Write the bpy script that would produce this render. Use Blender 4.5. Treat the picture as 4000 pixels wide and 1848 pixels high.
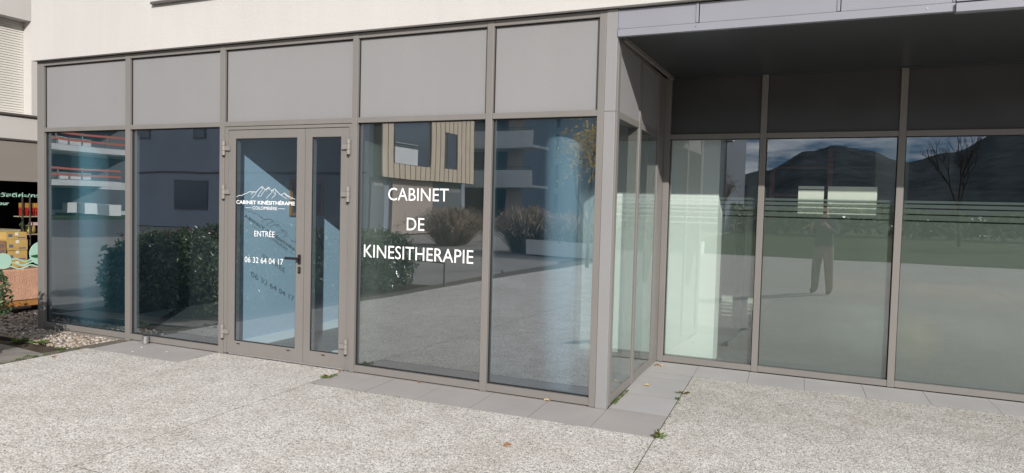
import bpy, bmesh, math, random
from mathutils import Vector, Matrix, noise
R = math.radians
random.seed(7)
scn = bpy.context.scene
for o in list(bpy.data.objects): bpy.data.objects.remove(o)
COL = scn.collection

# ------------------------------------------------------------------ camera
cam = bpy.data.cameras.new('camera'); cam.sensor_width = 36; cam.lens = 2797.37/4000*36
cam.clip_start = .02; cam.clip_end = 6000
co = bpy.data.objects.new('camera', cam); COL.objects.link(co); scn.camera = co
yaw, pitch, roll = .4233, -.0435, .0256
fw = Vector((-math.sin(yaw)*math.cos(pitch), math.cos(yaw)*math.cos(pitch), math.sin(pitch)))
rt = Vector((math.cos(yaw), math.sin(yaw), 0)); up = rt.cross(fw)
r2 = rt*math.cos(roll)+up*math.sin(roll); u2 = -rt*math.sin(roll)+up*math.cos(roll)
mw = Matrix((r2, u2, -fw)).transposed().to_4x4(); mw.translation = (1.5065, -5.135, 1.509)
co.matrix_world = mw

# ------------------------------------------------------------------ sky, sun, exposure
SUN = Vector((1, -1.35, .70)).normalized()          # towards the sun
w = bpy.data.worlds.new('World'); scn.world = w; w.use_nodes = True
nt = w.node_tree; nt.nodes.clear()
N = nt.nodes.new; L = nt.links.new
out = N('ShaderNodeOutputWorld'); bg = N('ShaderNodeBackground'); bg.inputs[1].default_value = .056
sky = N('ShaderNodeTexSky'); sky.sky_type = 'NISHITA'; sky.sun_disc = False
sky.sun_elevation = math.asin(SUN.z); sky.sun_rotation = math.atan2(SUN.x, SUN.y)
sky.air_density = .75; sky.dust_density = 0; sky.ozone_density = 6
tc = N('ShaderNodeTexCoord'); sx = N('ShaderNodeSeparateXYZ'); L(tc.outputs['Generated'], sx.inputs[0])
zc = N('ShaderNodeMath'); zc.operation = 'MAXIMUM'; L(sx.outputs[2], zc.inputs[0]); zc.inputs[1].default_value = 0
za = N('ShaderNodeMath'); za.operation = 'ADD'; L(zc.outputs[0], za.inputs[0]); za.inputs[1].default_value = .12
dv = N('ShaderNodeVectorMath'); dv.operation = 'DIVIDE'; L(tc.outputs['Generated'], dv.inputs[0])
cx = N('ShaderNodeCombineXYZ')
for i in range(3): L(za.outputs[0], cx.inputs[i])
L(cx.outputs[0], dv.inputs[1])
nz = N('ShaderNodeTexNoise'); nz.inputs['Scale'].default_value = 1.0; nz.inputs['Detail'].default_value = 8; nz.inputs['Roughness'].default_value = .58
L(dv.outputs[0], nz.inputs['Vector'])
rp = N('ShaderNodeValToRGB'); rp.color_ramp.elements[0].position = .43; rp.color_ramp.elements[1].position = .62
L(nz.outputs['Fac'], rp.inputs[0])
mx = N('ShaderNodeMix'); mx.data_type = 'RGBA'; L(rp.outputs[0], mx.inputs[0]); L(sky.outputs[0], mx.inputs[6])
mx.inputs[7].default_value = (26, 26, 26.5, 1)
L(mx.outputs[2], bg.inputs[0]); L(bg.outputs[0], out.inputs[0])

sl = bpy.data.lights.new('sun', 'SUN'); sl.energy = 4.6; sl.angle = R(.38); sl.color = (1, .955, .90)
so = bpy.data.objects.new('sun', sl); COL.objects.link(so); so.location = (20, -30, 30)
so.rotation_euler = (-SUN).to_track_quat('-Z', 'Y').to_euler()
scn.view_settings.view_transform = 'Standard'; scn.view_settings.look = 'None'
scn.view_settings.exposure = .06; scn.view_settings.gamma = 1; scn.view_settings.use_curve_mapping = False
scn.render.engine = 'CYCLES'
cy = scn.cycles
cy.use_denoising = True; cy.max_bounces = 12; cy.transparent_max_bounces = 24; cy.diffuse_bounces = 5
cy.glossy_bounces = 6; cy.transmission_bounces = 8; cy.caustics_reflective = False; cy.caustics_refractive = False
cy.sample_clamp_indirect = 4

# ------------------------------------------------------------------ materials
def mat(name, col, rough=.6, metal=0, spec=.5, bump=0, bscale=40, var=0, vscale=3, fine=0, fscale=200, streak=0, dirt=0):
    m = bpy.data.materials.new(name); m.use_nodes = True
    t = m.node_tree; n = t.nodes; b = n['Principled BSDF']
    b.inputs['Roughness'].default_value = rough; b.inputs['Metallic'].default_value = metal
    b.inputs['Specular IOR Level'].default_value = spec
    c = n.new('ShaderNodeRGB'); c.outputs[0].default_value = (*col, 1); src = c.outputs[0]
    if var or fine or bump or streak:
        tcn = n.new('ShaderNodeTexCoord')
    def modulate(src, sc, amt, det=4, stretch=None):
        z = n.new('ShaderNodeTexNoise'); z.inputs['Scale'].default_value = sc; z.inputs['Detail'].default_value = det
        if stretch:
            mp_ = n.new('ShaderNodeMapping'); mp_.inputs['Scale'].default_value = stretch
            t.links.new(tcn.outputs['Object'], mp_.inputs[0]); t.links.new(mp_.outputs[0], z.inputs['Vector'])
        else: t.links.new(tcn.outputs['Object'], z.inputs['Vector'])
        mr = n.new('ShaderNodeMapRange'); mr.inputs[1].default_value = .25; mr.inputs[2].default_value = .75
        mr.inputs[3].default_value = 1-amt; mr.inputs[4].default_value = 1+amt
        t.links.new(z.outputs['Fac'], mr.inputs[0])
        mm = n.new('ShaderNodeVectorMath'); mm.operation = 'SCALE'
        t.links.new(src, mm.inputs[0]); t.links.new(mr.outputs[0], mm.inputs['Scale'])
        return mm.outputs[0]
    if var: src = modulate(src, vscale, var)
    if fine: src = modulate(src, fscale, fine, 2)
    if streak: src = modulate(src, 9, streak, 3, (1, 1, .07))
    t.links.new(src, b.inputs['Base Color'])
    if bump:
        z = n.new('ShaderNodeTexNoise'); z.inputs['Scale'].default_value = bscale; z.inputs['Detail'].default_value = 5
        t.links.new(tcn.outputs['Object'], z.inputs['Vector'])
        bp = n.new('ShaderNodeBump'); bp.inputs['Strength'].default_value = bump; bp.inputs['Distance'].default_value = .01
        t.links.new(z.outputs['Fac'], bp.inputs['Height']); t.links.new(bp.outputs[0], b.inputs['Normal'])
    return m

def glass(name, tint, refl, wave=0.0, wscale=1.1, veil=0.0, veil_col=(.5, .55, .6)):
    """Pane: clear or tinted body, mirror reflection on its outward faces, optional slow waviness of the sheet."""
    m = bpy.data.materials.new(name); m.use_nodes = True; t = m.node_tree; n = t.nodes; n.clear()
    o = n.new('ShaderNodeOutputMaterial'); tr = n.new('ShaderNodeBsdfTransparent'); tr.inputs[0].default_value = (*tint, 1)
    tw = n.new('ShaderNodeBsdfTransparent'); gl = n.new('ShaderNodeBsdfGlossy'); gl.inputs['Roughness'].default_value = 0
    gl.inputs[0].default_value = (.92, .96, 1, 1)
    fr = n.new('ShaderNodeFresnel'); fr.inputs[0].default_value = 1.5
    ad = n.new('ShaderNodeMapRange'); ad.inputs[3].default_value = refl; ad.inputs[4].default_value = 1
    t.links.new(fr.outputs[0], ad.inputs[0])
    mi = n.new('ShaderNodeMixShader'); t.links.new(ad.outputs[0], mi.inputs[0]); t.links.new(tr.outputs[0], mi.inputs[1]); t.links.new(gl.outputs[0], mi.inputs[2])
    if veil:  # thin diffuse veil painted over the pane, imitating haze and room glow
        dd = n.new('ShaderNodeBsdfDiffuse'); dd.inputs[0].default_value = (*veil_col, 1); dm = n.new('ShaderNodeMixShader')
        dt = n.new('ShaderNodeTexCoord'); dz = n.new('ShaderNodeTexNoise'); dz.inputs['Scale'].default_value = 2.2; dz.inputs['Detail'].default_value = 5
        t.links.new(dt.outputs['Object'], dz.inputs['Vector']); dr = n.new('ShaderNodeMapRange'); dr.inputs[1].default_value = .25; dr.inputs[2].default_value = .75
        dr.inputs[3].default_value = veil*.65; dr.inputs[4].default_value = veil*1.35; t.links.new(dz.outputs['Fac'], dr.inputs[0])
        t.links.new(dr.outputs[0], dm.inputs[0]); t.links.new(mi.outputs[0], dm.inputs[1]); t.links.new(dd.outputs[0], dm.inputs[2]); mi = dm
    ge = n.new('ShaderNodeNewGeometry'); m2 = n.new('ShaderNodeMixShader')
    t.links.new(ge.outputs['Backfacing'], m2.inputs[0]); t.links.new(mi.outputs[0], m2.inputs[1]); t.links.new(tw.outputs[0], m2.inputs[2])
    t.links.new(m2.outputs[0], o.inputs[0])
    if wave:
        c = n.new('ShaderNodeTexCoord'); z = n.new('ShaderNodeTexNoise'); z.inputs['Scale'].default_value = wscale; z.inputs['Detail'].default_value = 1
        t.links.new(c.outputs['Object'], z.inputs['Vector'])
        b = n.new('ShaderNodeBump'); b.inputs['Strength'].default_value = 1; b.inputs['Distance'].default_value = wave
        t.links.new(z.outputs['Fac'], b.inputs['Height']); t.links.new(b.outputs[0], gl.inputs['Normal'])
    return m

def film(name, col, clear, blur, rough, tint=(.93, 1, .97)):
    """Frosted adhesive film: part clear, part blurred transmission, the rest a pale diffuse scatter."""
    m = bpy.data.materials.new(name); m.use_nodes = True; t = m.node_tree; n = t.nodes; n.clear()
    o = n.new('ShaderNodeOutputMaterial'); tr = n.new('ShaderNodeBsdfTransparent'); tr.inputs[0].default_value = (*tint, 1)
    rf = n.new('ShaderNodeBsdfRefraction'); rf.inputs['Roughness'].default_value = rough; rf.inputs['IOR'].default_value = 1.25; rf.inputs[0].default_value = (*tint, 1)
    df = n.new('ShaderNodeBsdfDiffuse'); df.inputs[0].default_value = (*col, 1)
    tl = n.new('ShaderNodeBsdfTranslucent'); tl.inputs[0].default_value = (*col, 1)
    a = n.new('ShaderNodeMixShader'); a.inputs[0].default_value = .5; t.links.new(df.outputs[0], a.inputs[1]); t.links.new(tl.outputs[0], a.inputs[2])
    b = n.new('ShaderNodeMixShader'); b.inputs[0].default_value = blur/(1-clear); t.links.new(a.outputs[0], b.inputs[1]); t.links.new(rf.outputs[0], b.inputs[2])
    c = n.new('ShaderNodeMixShader'); c.inputs[0].default_value = clear; t.links.new(b.outputs[0], c.inputs[1]); t.links.new(tr.outputs[0], c.inputs[2])
    t.links.new(c.outputs[0], o.inputs[0]); return m

def emis(name, col, s):
    m = bpy.data.materials.new(name); m.use_nodes = True; t = m.node_tree; t.nodes.clear()
    o = t.nodes.new('ShaderNodeOutputMaterial'); e = t.nodes.new('ShaderNodeEmission'); e.inputs[0].default_value = (*col, 1); e.inputs[1].default_value = s
    t.links.new(e.outputs[0], o.inputs[0]); return m

def leafmat(name, c1, c2, c3, trans=.25, rough=.38):
    m = bpy.data.materials.new(name); m.use_nodes = True; t = m.node_tree; n = t.nodes; b = n['Principled BSDF']; b.inputs['Roughness'].default_value = rough
    g = n.new('ShaderNodeNewGeometry'); r = n.new('ShaderNodeValToRGB')
    r.color_ramp.elements[0].color = (*c1, 1); r.color_ramp.elements[1].color = (*c3, 1)
    e = r.color_ramp.elements.new(.55); e.color = (*c2, 1)
    t.links.new(g.outputs['Random Per Island'], r.inputs[0]); t.links.new(r.outputs[0], b.inputs['Base Color'])
    tl = n.new('ShaderNodeBsdfTranslucent'); t.links.new(r.outputs[0], tl.inputs[0])
    mi = n.new('ShaderNodeMixShader'); mi.inputs[0].default_value = trans
    t.links.new(b.outputs[0], mi.inputs[1]); t.links.new(tl.outputs[0], mi.inputs[2]); t.links.new(mi.outputs[0], n['Material Output'].inputs[0])
    return m

def aggregate(name):
    """Washed concrete: pale stones in a grey-brown paste, with broad weathering."""
    m = bpy.data.materials.new(name); m.use_nodes = True; t = m.node_tree; n = t.nodes; b = n['Principled BSDF']; b.inputs['Roughness'].default_value = .8
    b.inputs['Specular IOR Level'].default_value = .3
    tcn = n.new('ShaderNodeTexCoord')
    def vor(sc, feat='F1'):
        v = n.new('ShaderNodeTexVoronoi'); v.inputs['Scale'].default_value = sc; v.feature = feat
        t.links.new(tcn.outputs['Object'], v.inputs['Vector']); return v
    v = vor(125)
    st = n.new('ShaderNodeValToRGB'); cr = st.color_ramp
    cr.elements[0].position = 0; cr.elements[0].color = (.60, .565, .515, 1); cr.elements[1].position = 1; cr.elements[1].color = (.98, .965, .945, 1)
    e = cr.elements.new(.18); e.color = (.86, .835, .80, 1); e = cr.elements.new(.55); e.color = (.95, .93, .90, 1)
    hs = n.new('ShaderNodeSeparateColor'); t.links.new(v.outputs['Color'], hs.inputs[0]); t.links.new(hs.outputs[0], st.inputs[0])
    gap = n.new('ShaderNodeValToRGB'); gap.color_ramp.elements[0].position = .50; gap.color_ramp.elements[0].color = (1, 1, 1, 1)
    gap.color_ramp.elements[1].position = .72; gap.color_ramp.elements[1].color = (.44, .425, .40, 1)
    t.links.new(v.outputs['Distance'], gap.inputs[0])
    def mul(a, b_):
        q = n.new('ShaderNodeMix'); q.data_type = 'RGBA'; q.blend_type = 'MULTIPLY'; q.inputs[0].default_value = 1
        t.links.new(a, q.inputs[6]); t.links.new(b_, q.inputs[7]); return q.outputs[2]
    c = mul(st.outputs[0], gap.outputs[0])
    def patch(sc, lo, hi, c0, c1, det=6, dist=0.0):
        z = n.new('ShaderNodeTexNoise'); z.inputs['Scale'].default_value = sc; z.inputs['Detail'].default_value = det; z.inputs['Distortion'].default_value = dist
        t.links.new(tcn.outputs['Object'], z.inputs['Vector']); r = n.new('ShaderNodeValToRGB')
        r.color_ramp.elements[0].position = lo; r.color_ramp.elements[0].color = (*c0, 1); r.color_ramp.elements[1].position = hi; r.color_ramp.elements[1].color = (*c1, 1)
        t.links.new(z.outputs['Fac'], r.inputs[0]); return r.outputs[0]
    c = mul(c, patch(.75, .32, .68, (.90, .895, .88), (1, 1, 1)))
    c = mul(c, patch(1.7, .36, .60, (.93, .92, .90), (1, 1, 1), 9, 1.2))
    c = mul(c, patch(11, .30, .44, (.93, .92, .905), (1, 1, 1), 6, .6))
    c = mul(c, patch(4.5, .3, .62, (.86, .85, .835), (1, 1, 1)))
    c = mul(c, patch(32, .3, .6, (.76, .74, .71), (1, 1, 1), 3))
    t.links.new(c, b.inputs['Base Color'])
    bp = n.new('ShaderNodeBump'); bp.inputs['Strength'].default_value = .55; bp.inputs['Distance'].default_value = .004; bp.invert = True
    t.links.new(v.outputs['Distance'], bp.inputs['Height']); t.links.new(bp.outputs[0], b.inputs['Normal'])
    return m

M = {}
M['stucco'] = mat('white_render', (.525, .507, .485), .9, spec=.2, bump=.4, bscale=150, var=.035, vscale=.8, fine=.04, fscale=110, streak=.02)
M['frame'] = mat('taupe_powder_coat', (.196, .183, .171), .42, spec=.4, var=.045, vscale=1.7, fine=.03, streak=.03)
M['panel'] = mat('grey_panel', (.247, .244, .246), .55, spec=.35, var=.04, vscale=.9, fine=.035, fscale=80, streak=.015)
M['shade_panel'] = mat('shaded_grey_panel', (.042, .040, .041), .42, spec=.5, var=.3, vscale=1.6, fine=.03)  # grey panel with the canopy's shade put into its colour
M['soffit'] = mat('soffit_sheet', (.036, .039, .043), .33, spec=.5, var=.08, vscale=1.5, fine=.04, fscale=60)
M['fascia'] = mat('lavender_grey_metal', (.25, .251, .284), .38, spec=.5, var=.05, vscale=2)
M['gasket'] = mat('black_gasket', (.012, .011, .011), .6)
M['glass'] = glass('solar_glass', (.76, .89, .96), .35, .0016, 1.0, .007, (.36, .58, .78))
M['door_glass'] = glass('door_glass', (.66, .78, .84), .13, 0, 1, .008, (.5, .6, .7))
M['clear_glass'] = glass('clear_glass', (.91, .97, .94), .185, .0008, .8, .006)
M['shop_glass'] = glass('shop_glass', (.9, .93, .92), .03)
M['film'] = film('frosted_film', (.80, .86, .83), .85, .06, .33, (.985, 1, .99))
M['dense_film'] = film('dense_frosted_film', (.52, .58, .54), .24, .46, .36, (.96, 1, .97))
M['soft_film'] = film('blue_glow_privacy_film', (.12, .34, .42), .66, .26, .30, (.92, .98, 1))  # blue glow of the room put into the film colour
M['warm_film'] = film('warm_glow_privacy_film', (.46, .40, .31), .62, .25, .30, (1, .98, .95))  # warm interior haze painted into this film
M['teal_film'] = film('teal_glow_privacy_film', (.06, .36, .40), .66, .26, .30, (.85, .97, 1))  # teal glow around the column put into the film colour
M['letter'] = mat('white_vinyl', (.86, .86, .86), .5)
M['black'] = mat('black_plastic', (.012, .012, .013), .3)
M['steel'] = mat('polished_steel', (.72, .72, .73), .24, metal=1)
M['brass'] = mat('lock_brass', (.6, .52, .36), .3, metal=1)
M['hinge'] = mat('hinge_metal', (.225, .21, .195), .4, spec=.5)
M['concrete'] = aggregate('washed_concrete')
M['slab'] = mat('smooth_slab', (.42, .395, .38), .75, spec=.3, bump=.25, bscale=300, var=.09, vscale=2.2, fine=.07, fscale=140)
M['slab_pale'] = mat('pale_slab', (.52, .51, .505), .75, spec=.3, bump=.25, bscale=300, var=.09, vscale=2.2, fine=.07, fscale=140)
M['joint'] = mat('joint_soil', (.17, .155, .13), .95, spec=.1, var=.3, vscale=30)
M['soil'] = mat('soil', (.085, .068, .052), .95, spec=.1, bump=.8, bscale=40, var=.35, vscale=9, fine=.25, fscale=90)
M['asphalt'] = mat('asphalt', (.30, .285, .265), .9, spec=.2, bump=.4, bscale=150, var=.12, vscale=.6, fine=.2, fscale=120)
M['slate'] = mat('slate_paver', (.27, .245, .225), .8, spec=.3, bump=.4, bscale=60, var=.2, vscale=5, fine=.12, fscale=80)
M['pebble'] = leafmat('pebbles', (.13, .125, .13), (.33, .26, .19), (.50, .46, .41), 0, .6)
M['gravel'] = mat('grey_gravel', (.20, .19, .20), .95, spec=.1, bump=1, bscale=70, var=.25, vscale=25, fine=.35, fscale=110)
M['lawn'] = mat('lawn_green', (.065, .095, .035), .95, spec=.1, var=.3, vscale=.5, fine=.25, fscale=20)
M['hill'] = mat('hazed_wooded_hill', (.11, .135, .145), 1, spec=0, var=.25, vscale=.012, fine=.35, fscale=.06)  # bluish distance haze put into the hill colour
M['hedge'] = leafmat('hedge_leaf', (.04, .08, .03), (.09, .155, .065), (.30, .35, .22), .42, .27)
M['redtip'] = leafmat('red_shoot', (.16, .02, .015), (.22, .035, .02), (.25, .07, .03))
M['dry'] = leafmat('dry_grass', (.30, .21, .15), (.40, .30, .23), (.52, .40, .32), .5, .6)
M['tuft'] = leafmat('weed_leaf', (.08, .15, .03), (.14, .22, .05), (.24, .29, .09), .3, .5)
M['yellow_leaf'] = leafmat('yellow_leaf', (.38, .22, .03), (.55, .36, .06), (.62, .45, .12), .45, .5)
M['bark'] = mat('bark', (.09, .07, .055), .9, spec=.1, bump=.6, bscale=30, var=.25, vscale=8)
M['dead_leaf'] = mat('dead_leaf', (.25, .11, .04), .7, var=.3, vscale=60)
M['pale_leaf'] = mat('pale_dead_leaf', (.45, .34, .20), .7, var=.3, vscale=60)
M['blue_wall'] = mat('blue_paint', (.56, .66, .74), .8, spec=.2)
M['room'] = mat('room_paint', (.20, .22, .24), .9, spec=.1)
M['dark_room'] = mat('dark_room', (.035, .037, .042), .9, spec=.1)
M['room_floor'] = mat('room_floor', (.20, .185, .165), .5, var=.1, vscale=6)
M['white'] = mat('white_paint', (.90, .91, .90), .7, spec=.3)
M['cream'] = mat('cream_board', (.74, .73, .66), .6)
M['grey_pier'] = mat('grey_pier', (.50, .52, .47), .8)
M['column'] = mat('column_white', (.86, .88, .90), .7)
M['red_wood'] = mat('dark_red_wood', (.16, .03, .02), .5)
M['orange_wood'] = mat('orange_wood', (.40, .19, .06), .5, var=.2, vscale=12)
M['picture'] = mat('picture_print', (.10, .10, .11), .6, var=.6, vscale=9)
M['yellow'] = mat('yellow_vinyl', (.80, .60, .10), .45)
M['orange'] = mat('orange_vinyl', (.68, .30, .09), .5)
M['grey_vinyl'] = mat('pale_grey_vinyl', (.55, .60, .57), .5)
M['terracotta'] = mat('terracotta_concrete', (.54, .31, .21), .9, spec=.2, bump=1, bscale=55, var=.18, vscale=7, fine=.2, fscale=60)
M['mint'] = mat('mint_paint', (.42, .66, .55), .5)
M['green'] = mat('chilli_green', (.02, .12, .03), .4)
M['chilli_yellow'] = mat('chilli_yellow', (.7, .62, .08), .4)
M['card'] = mat('cardboard', (.46, .31, .10), .8, var=.12, vscale=10)
M['card_brown'] = mat('brown_cardboard', (.27, .155, .075), .8, var=.12, vscale=10)
M['print_blue'] = mat('blue_print', (.10, .12, .20), .7)
M['tape'] = mat('paper_label', (.7, .66, .55), .7)
M['red_pack'] = mat('red_packet', (.45, .035, .025), .35, var=.2, vscale=40)
M['gold_pack'] = mat('gold_packet', (.50, .26, .06), .4, var=.4, vscale=40)
M['pink'] = mat('pink_box', (.7, .45, .45), .6)
M['straw'] = mat('straw', (.45, .31, .10), .8, var=.3, vscale=40)
M['shelf'] = mat('pale_wood', (.50, .42, .29), .6, var=.15, vscale=12)
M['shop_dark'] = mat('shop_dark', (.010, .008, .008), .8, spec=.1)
M['shop_panel'] = mat('taupe_panel', (.25, .225, .20), .6, var=.05, vscale=2, fine=.04)
M['shutter'] = mat('shutter_white', (.62, .60, .56), .5)
M['sill'] = mat('dark_sill', (.10, .085, .08), .4)
M['bld_wall'] = mat('shade_blue_grey_render', (.32, .36, .42), .9, spec=.1, var=.08, vscale=.6)  # blue cast of the shaded walls put into the base colour
M['bld_beige'] = mat('beige_render', (.48, .40, .34), .9, spec=.1, var=.06, vscale=.8)
M['bld_dark'] = mat('storefront_dark', (.10, .115, .13), .4)
M['slat'] = mat('ochre_slat', (.64, .53, .40), .7, spec=.2, var=.07, vscale=1.5)
M['slat_gap'] = mat('slat_gap', (.06, .06, .05), .9)
M['bld_conc'] = mat('raw_concrete', (.72, .73, .73), .9, spec=.1, var=.1, vscale=.7)
M['win'] = mat('window_glass_dark', (.09, .11, .14), .12)
M['rail_red'] = mat('red_board', (.55, .14, .08), .7)
M['sign'] = mat('sign_letter', (.55, .5, .5), .6)
M['post'] = mat('galvanised', (.22, .22, .22), .5, metal=.4)
M['skin'] = mat('skin', (.50, .30, .22), .55); M['shirt'] = mat('dark_jacket', (.14, .16, .165), .9)
M['trouser'] = mat('beige_trousers', (.40, .37, .32), .9); M['shoe'] = mat('shoes', (.30, .27, .24), .6); M['hair'] = mat('hair', (.05, .035, .025), .6)

# ------------------------------------------------------------------ helpers
class MB:
    def __init__(s): s.v = []; s.f = []; s.mi = []
    def face(s, pts, mi=0):
        a = len(s.v); s.v += [tuple(p) for p in pts]; s.f.append(tuple(range(a, a+len(pts)))); s.mi.append(mi)
    def box(s, x0, x1, y0, y1, z0, z1, mi=0):
        if x0 > x1: x0, x1 = x1, x0
        if y0 > y1: y0, y1 = y1, y0
        if z0 > z1: z0, z1 = z1, z0
        a = len(s.v)
        s.v += [(x0,y0,z0),(x1,y0,z0),(x1,y1,z0),(x0,y1,z0),(x0,y0,z1),(x1,y0,z1),(x1,y1,z1),(x0,y1,z1)]
        for q in ((0,3,2,1),(4,5,6,7),(0,1,5,4),(1,2,6,5),(2,3,7,6),(3,0,4,7)): s.f.append(tuple(a+i for i in q)); s.mi.append(mi)
        return s
    def prism(s, poly, z0, z1, mi=0, smi=None):
        smi = mi if smi is None else smi
        n = len(poly); a = len(s.v); s.v += [(x, y, z0) for x, y in poly]+[(x, y, z1) for x, y in poly]
        s.f.append(tuple(a+n+i for i in range(n))); s.f.append(tuple(a+n-1-i for i in range(n))); s.mi += [mi, mi]
        for i in range(n):
            j = (i+1) % n; s.f.append((a+i, a+j, a+n+j, a+n+i)); s.mi.append(smi)
        return s
    def tube(s, p0, p1, r0, r1=None, seg=10, mi=0, caps=True):
        r1 = r0 if r1 is None else r1; p0 = Vector(p0); p1 = Vector(p1); d = (p1-p0).normalized()
        x = d.orthogonal().normalized(); y = d.cross(x); a = len(s.v)
        for p, r in ((p0, r0), (p1, r1)):
            for i in range(seg):
                t = 2*math.pi*i/seg; s.v.append(tuple(p+x*r*math.cos(t)+y*r*math.sin(t)))
        for i in range(seg):
            j = (i+1) % seg; s.f.append((a+i, a+j, a+seg+j, a+seg+i)); s.mi.append(mi)
        if caps:
            s.f.append(tuple(a+seg-1-i for i in range(seg))); s.f.append(tuple(a+seg+i for i in range(seg))); s.mi += [mi, mi]
        return s
    def lathe(s, prof, seg=24, c=(0, 0, 0), mi=0):
        a = len(s.v)
        for r, z in prof:
            for i in range(seg):
                t = 2*math.pi*i/seg; s.v.append((c[0]+r*math.cos(t), c[1]+r*math.sin(t), c[2]+z))
        for k in range(len(prof)-1):
            for i in range(seg):
                j = (i+1) % seg; s.f.append((a+k*seg+i, a+k*seg+j, a+(k+1)*seg+j, a+(k+1)*seg+i)); s.mi.append(mi)
        s.f.append(tuple(a+seg-1-i for i in range(seg))); s.f.append(tuple(a+(len(prof)-1)*seg+i for i in range(seg))); s.mi += [mi, mi]
        return s
    def obj(s, name, mats, parent=None, smooth=False, bevel=0, kind=None, label=None):
        me = bpy.data.meshes.new(name); me.from_pydata(s.v, [], s.f); me.update()
        if not isinstance(mats, (list, tuple)): mats = [mats]
        for m in mats: me.materials.append(m)
        me.polygons.foreach_set('material_index', s.mi)
        if smooth: me.polygons.foreach_set('use_smooth', [True]*len(me.polygons))
        o = bpy.data.objects.new(name, me); COL.objects.link(o)
        if parent:
            o.parent = parent
            o.matrix_parent_inverse = Matrix.Translation(parent.location).inverted() if parent.parent is None and parent.type == 'EMPTY' else Matrix()
        if bevel:
            b = o.modifiers.new('edge', 'BEVEL'); b.width = bevel; b.segments = 2; b.limit_method = 'ANGLE'
        if kind: o['kind'] = kind
        if label: o['label'] = label
        return o

def tag(o, label=None, cat=None, group=None, kind=None):
    if label: o['label'] = label
    if cat: o['category'] = cat
    if group: o['group'] = group
    if kind: o['kind'] = kind
    return o
def thing(name, label, cat, loc=(0, 0, 0), group=None, kind=None):
    o = bpy.data.objects.new(name, None); o.location = loc; o.empty_display_size = .2; COL.objects.link(o)
    return tag(o, label, cat, group, kind)
def box(name, m, dims, parent=None, bevel=0, kind=None, label=None): return MB().box(*dims).obj(name, m, parent, bevel=bevel, kind=kind, label=label)

_capH = {}
def on_glass(x, z, y=.0212): k = 1+y/5.135; return 1.5065+(x-1.5065)*k, 1.509+(z-1.509)*k
def text(name, body, m, x0, x1, z0, capz, parent=None, y=0., bold=0., fn=None, extrude=.0008):
    """Flat lettering: body fitted so that it spans x0..x1, baseline z0, capital height capz; fn maps (u, depth, z) to the world."""
    def mk(b):
        c = bpy.data.curves.new('lettering', 'FONT'); c.body = b; c.size = 1; c.offset = bold; c.extrude = 0; c.resolution_u = 3
        o = bpy.data.objects.new('lettering', c); COL.objects.link(o)
        bpy.context.view_layer.update()
        me = bpy.data.meshes.new_from_object(o.evaluated_get(bpy.context.evaluated_depsgraph_get()))
        bpy.data.objects.remove(o); return me
    if bold not in _capH:
        h = mk('H'); _capH[bold] = (min(v.co.y for v in h.vertices), max(v.co.y for v in h.vertices))
    lo, hi = _capH[bold]; me = mk(body)
    xa = min(v.co.x for v in me.vertices); xb = max(v.co.x for v in me.vertices)
    for v in me.vertices:
        u = x0+(v.co.x-xa)/(xb-xa)*(x1-x0); z = z0+(v.co.y-lo)/(hi-lo)*capz
        v.co = fn(u, z) if fn else (on_glass(u, z, y)[0], y, on_glass(u, z, y)[1])
    me.name = name; me.materials.clear(); me.materials.append(m)
    o = bpy.data.objects.new(name, me); COL.objects.link(o)
    if parent:
        o.parent = parent
        if parent.type == 'EMPTY': o.matrix_parent_inverse = Matrix.Translation(parent.location).inverted()
    return o
def ribbon(mb, pts, wd, y):
    for (a, b) in zip(pts, pts[1:]):
        a = Vector(a); b = Vector(b); d = (b-a); n_ = Vector((-d.y, d.x)).normalized()*wd/2; e = d.normalized()*wd*.3
        a = a-e; b = b+e
        mb.face([(a.x-n_.x, y, a.y-n_.y), (b.x-n_.x, y, b.y-n_.y), (b.x+n_.x, y, b.y+n_.y), (a.x+n_.x, y, a.y+n_.y)])

def leaves(mb, pts_fn, n, size, flat=.0, mi=0, rnd=random, up=0.3):
    for _ in range(n):
        p, nrm = pts_fn()
        s = size*rnd.uniform(.6, 1.25)
        d = Vector((rnd.gauss(0, 1), rnd.gauss(0, 1), rnd.gauss(0, 1)+up)).normalized()
        nn = (nrm*.9+Vector((rnd.gauss(0, .6), rnd.gauss(0, .6), rnd.gauss(0, .6)))).normalized()
        d = (d-nn*d.dot(nn)).normalized(); sd = d.cross(nn)
        a = p-d*s*.5; b = p+d*s*.5; c = p+sd*s*.24+nn*s*.06; e = p-sd*s*.24+nn*s*.06
        k = len(mb.v); mb.v += [tuple(a), tuple(c), tuple(b), tuple(e)]
        mb.f += [(k, k+1, k+2), (k, k+2, k+3)]; mb.mi += [mi, mi]

# ------------------------------------------------------------------ setting: ground
SKW = -.05
def sk(x, y): return (x+SKW*(y+.47), y)
g = MB(); g.face([(-1600, -1600, -.12), (1600, -1600, -.12), (1600, 1600, -.12), (-1600, 1600, -.12)])
g.obj('ground', M['lawn'], kind='structure')
g = MB(); g.prism([(-40, -48), (-5.6, -48), (-5.6, -1.0), (-8.2, -1.0), (-8.2, 12), (-40, 12)], -.11, -.035)
g.obj('asphalt_path', M['asphalt'], kind='structure')
g = MB(); g.prism([(-8.2, 1.6), (-6.66, 1.6), (-6.66, 0.06), (-5.0, .06), (-5.0, -.55), (-8.2, -.55)], -.11, -.045)
g.obj('gravel_bed', M['gravel'], kind='structure')
g = MB(); g.prism([(-7.6, -.55), (-5.13, -.55), (-4.9, -6.3), (-7.6, -6.3)], -.105, -.02)
g.obj('planting_soil', M['soil'], kind='structure')
g = MB(); g.prism([(-5.3, 0.1), (-5.12, -16.6), (40, -16.6), (40, 0.05), (6, 2.2), (-.2, 2.2), (-.2, .1)], -.11, -.006)
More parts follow.
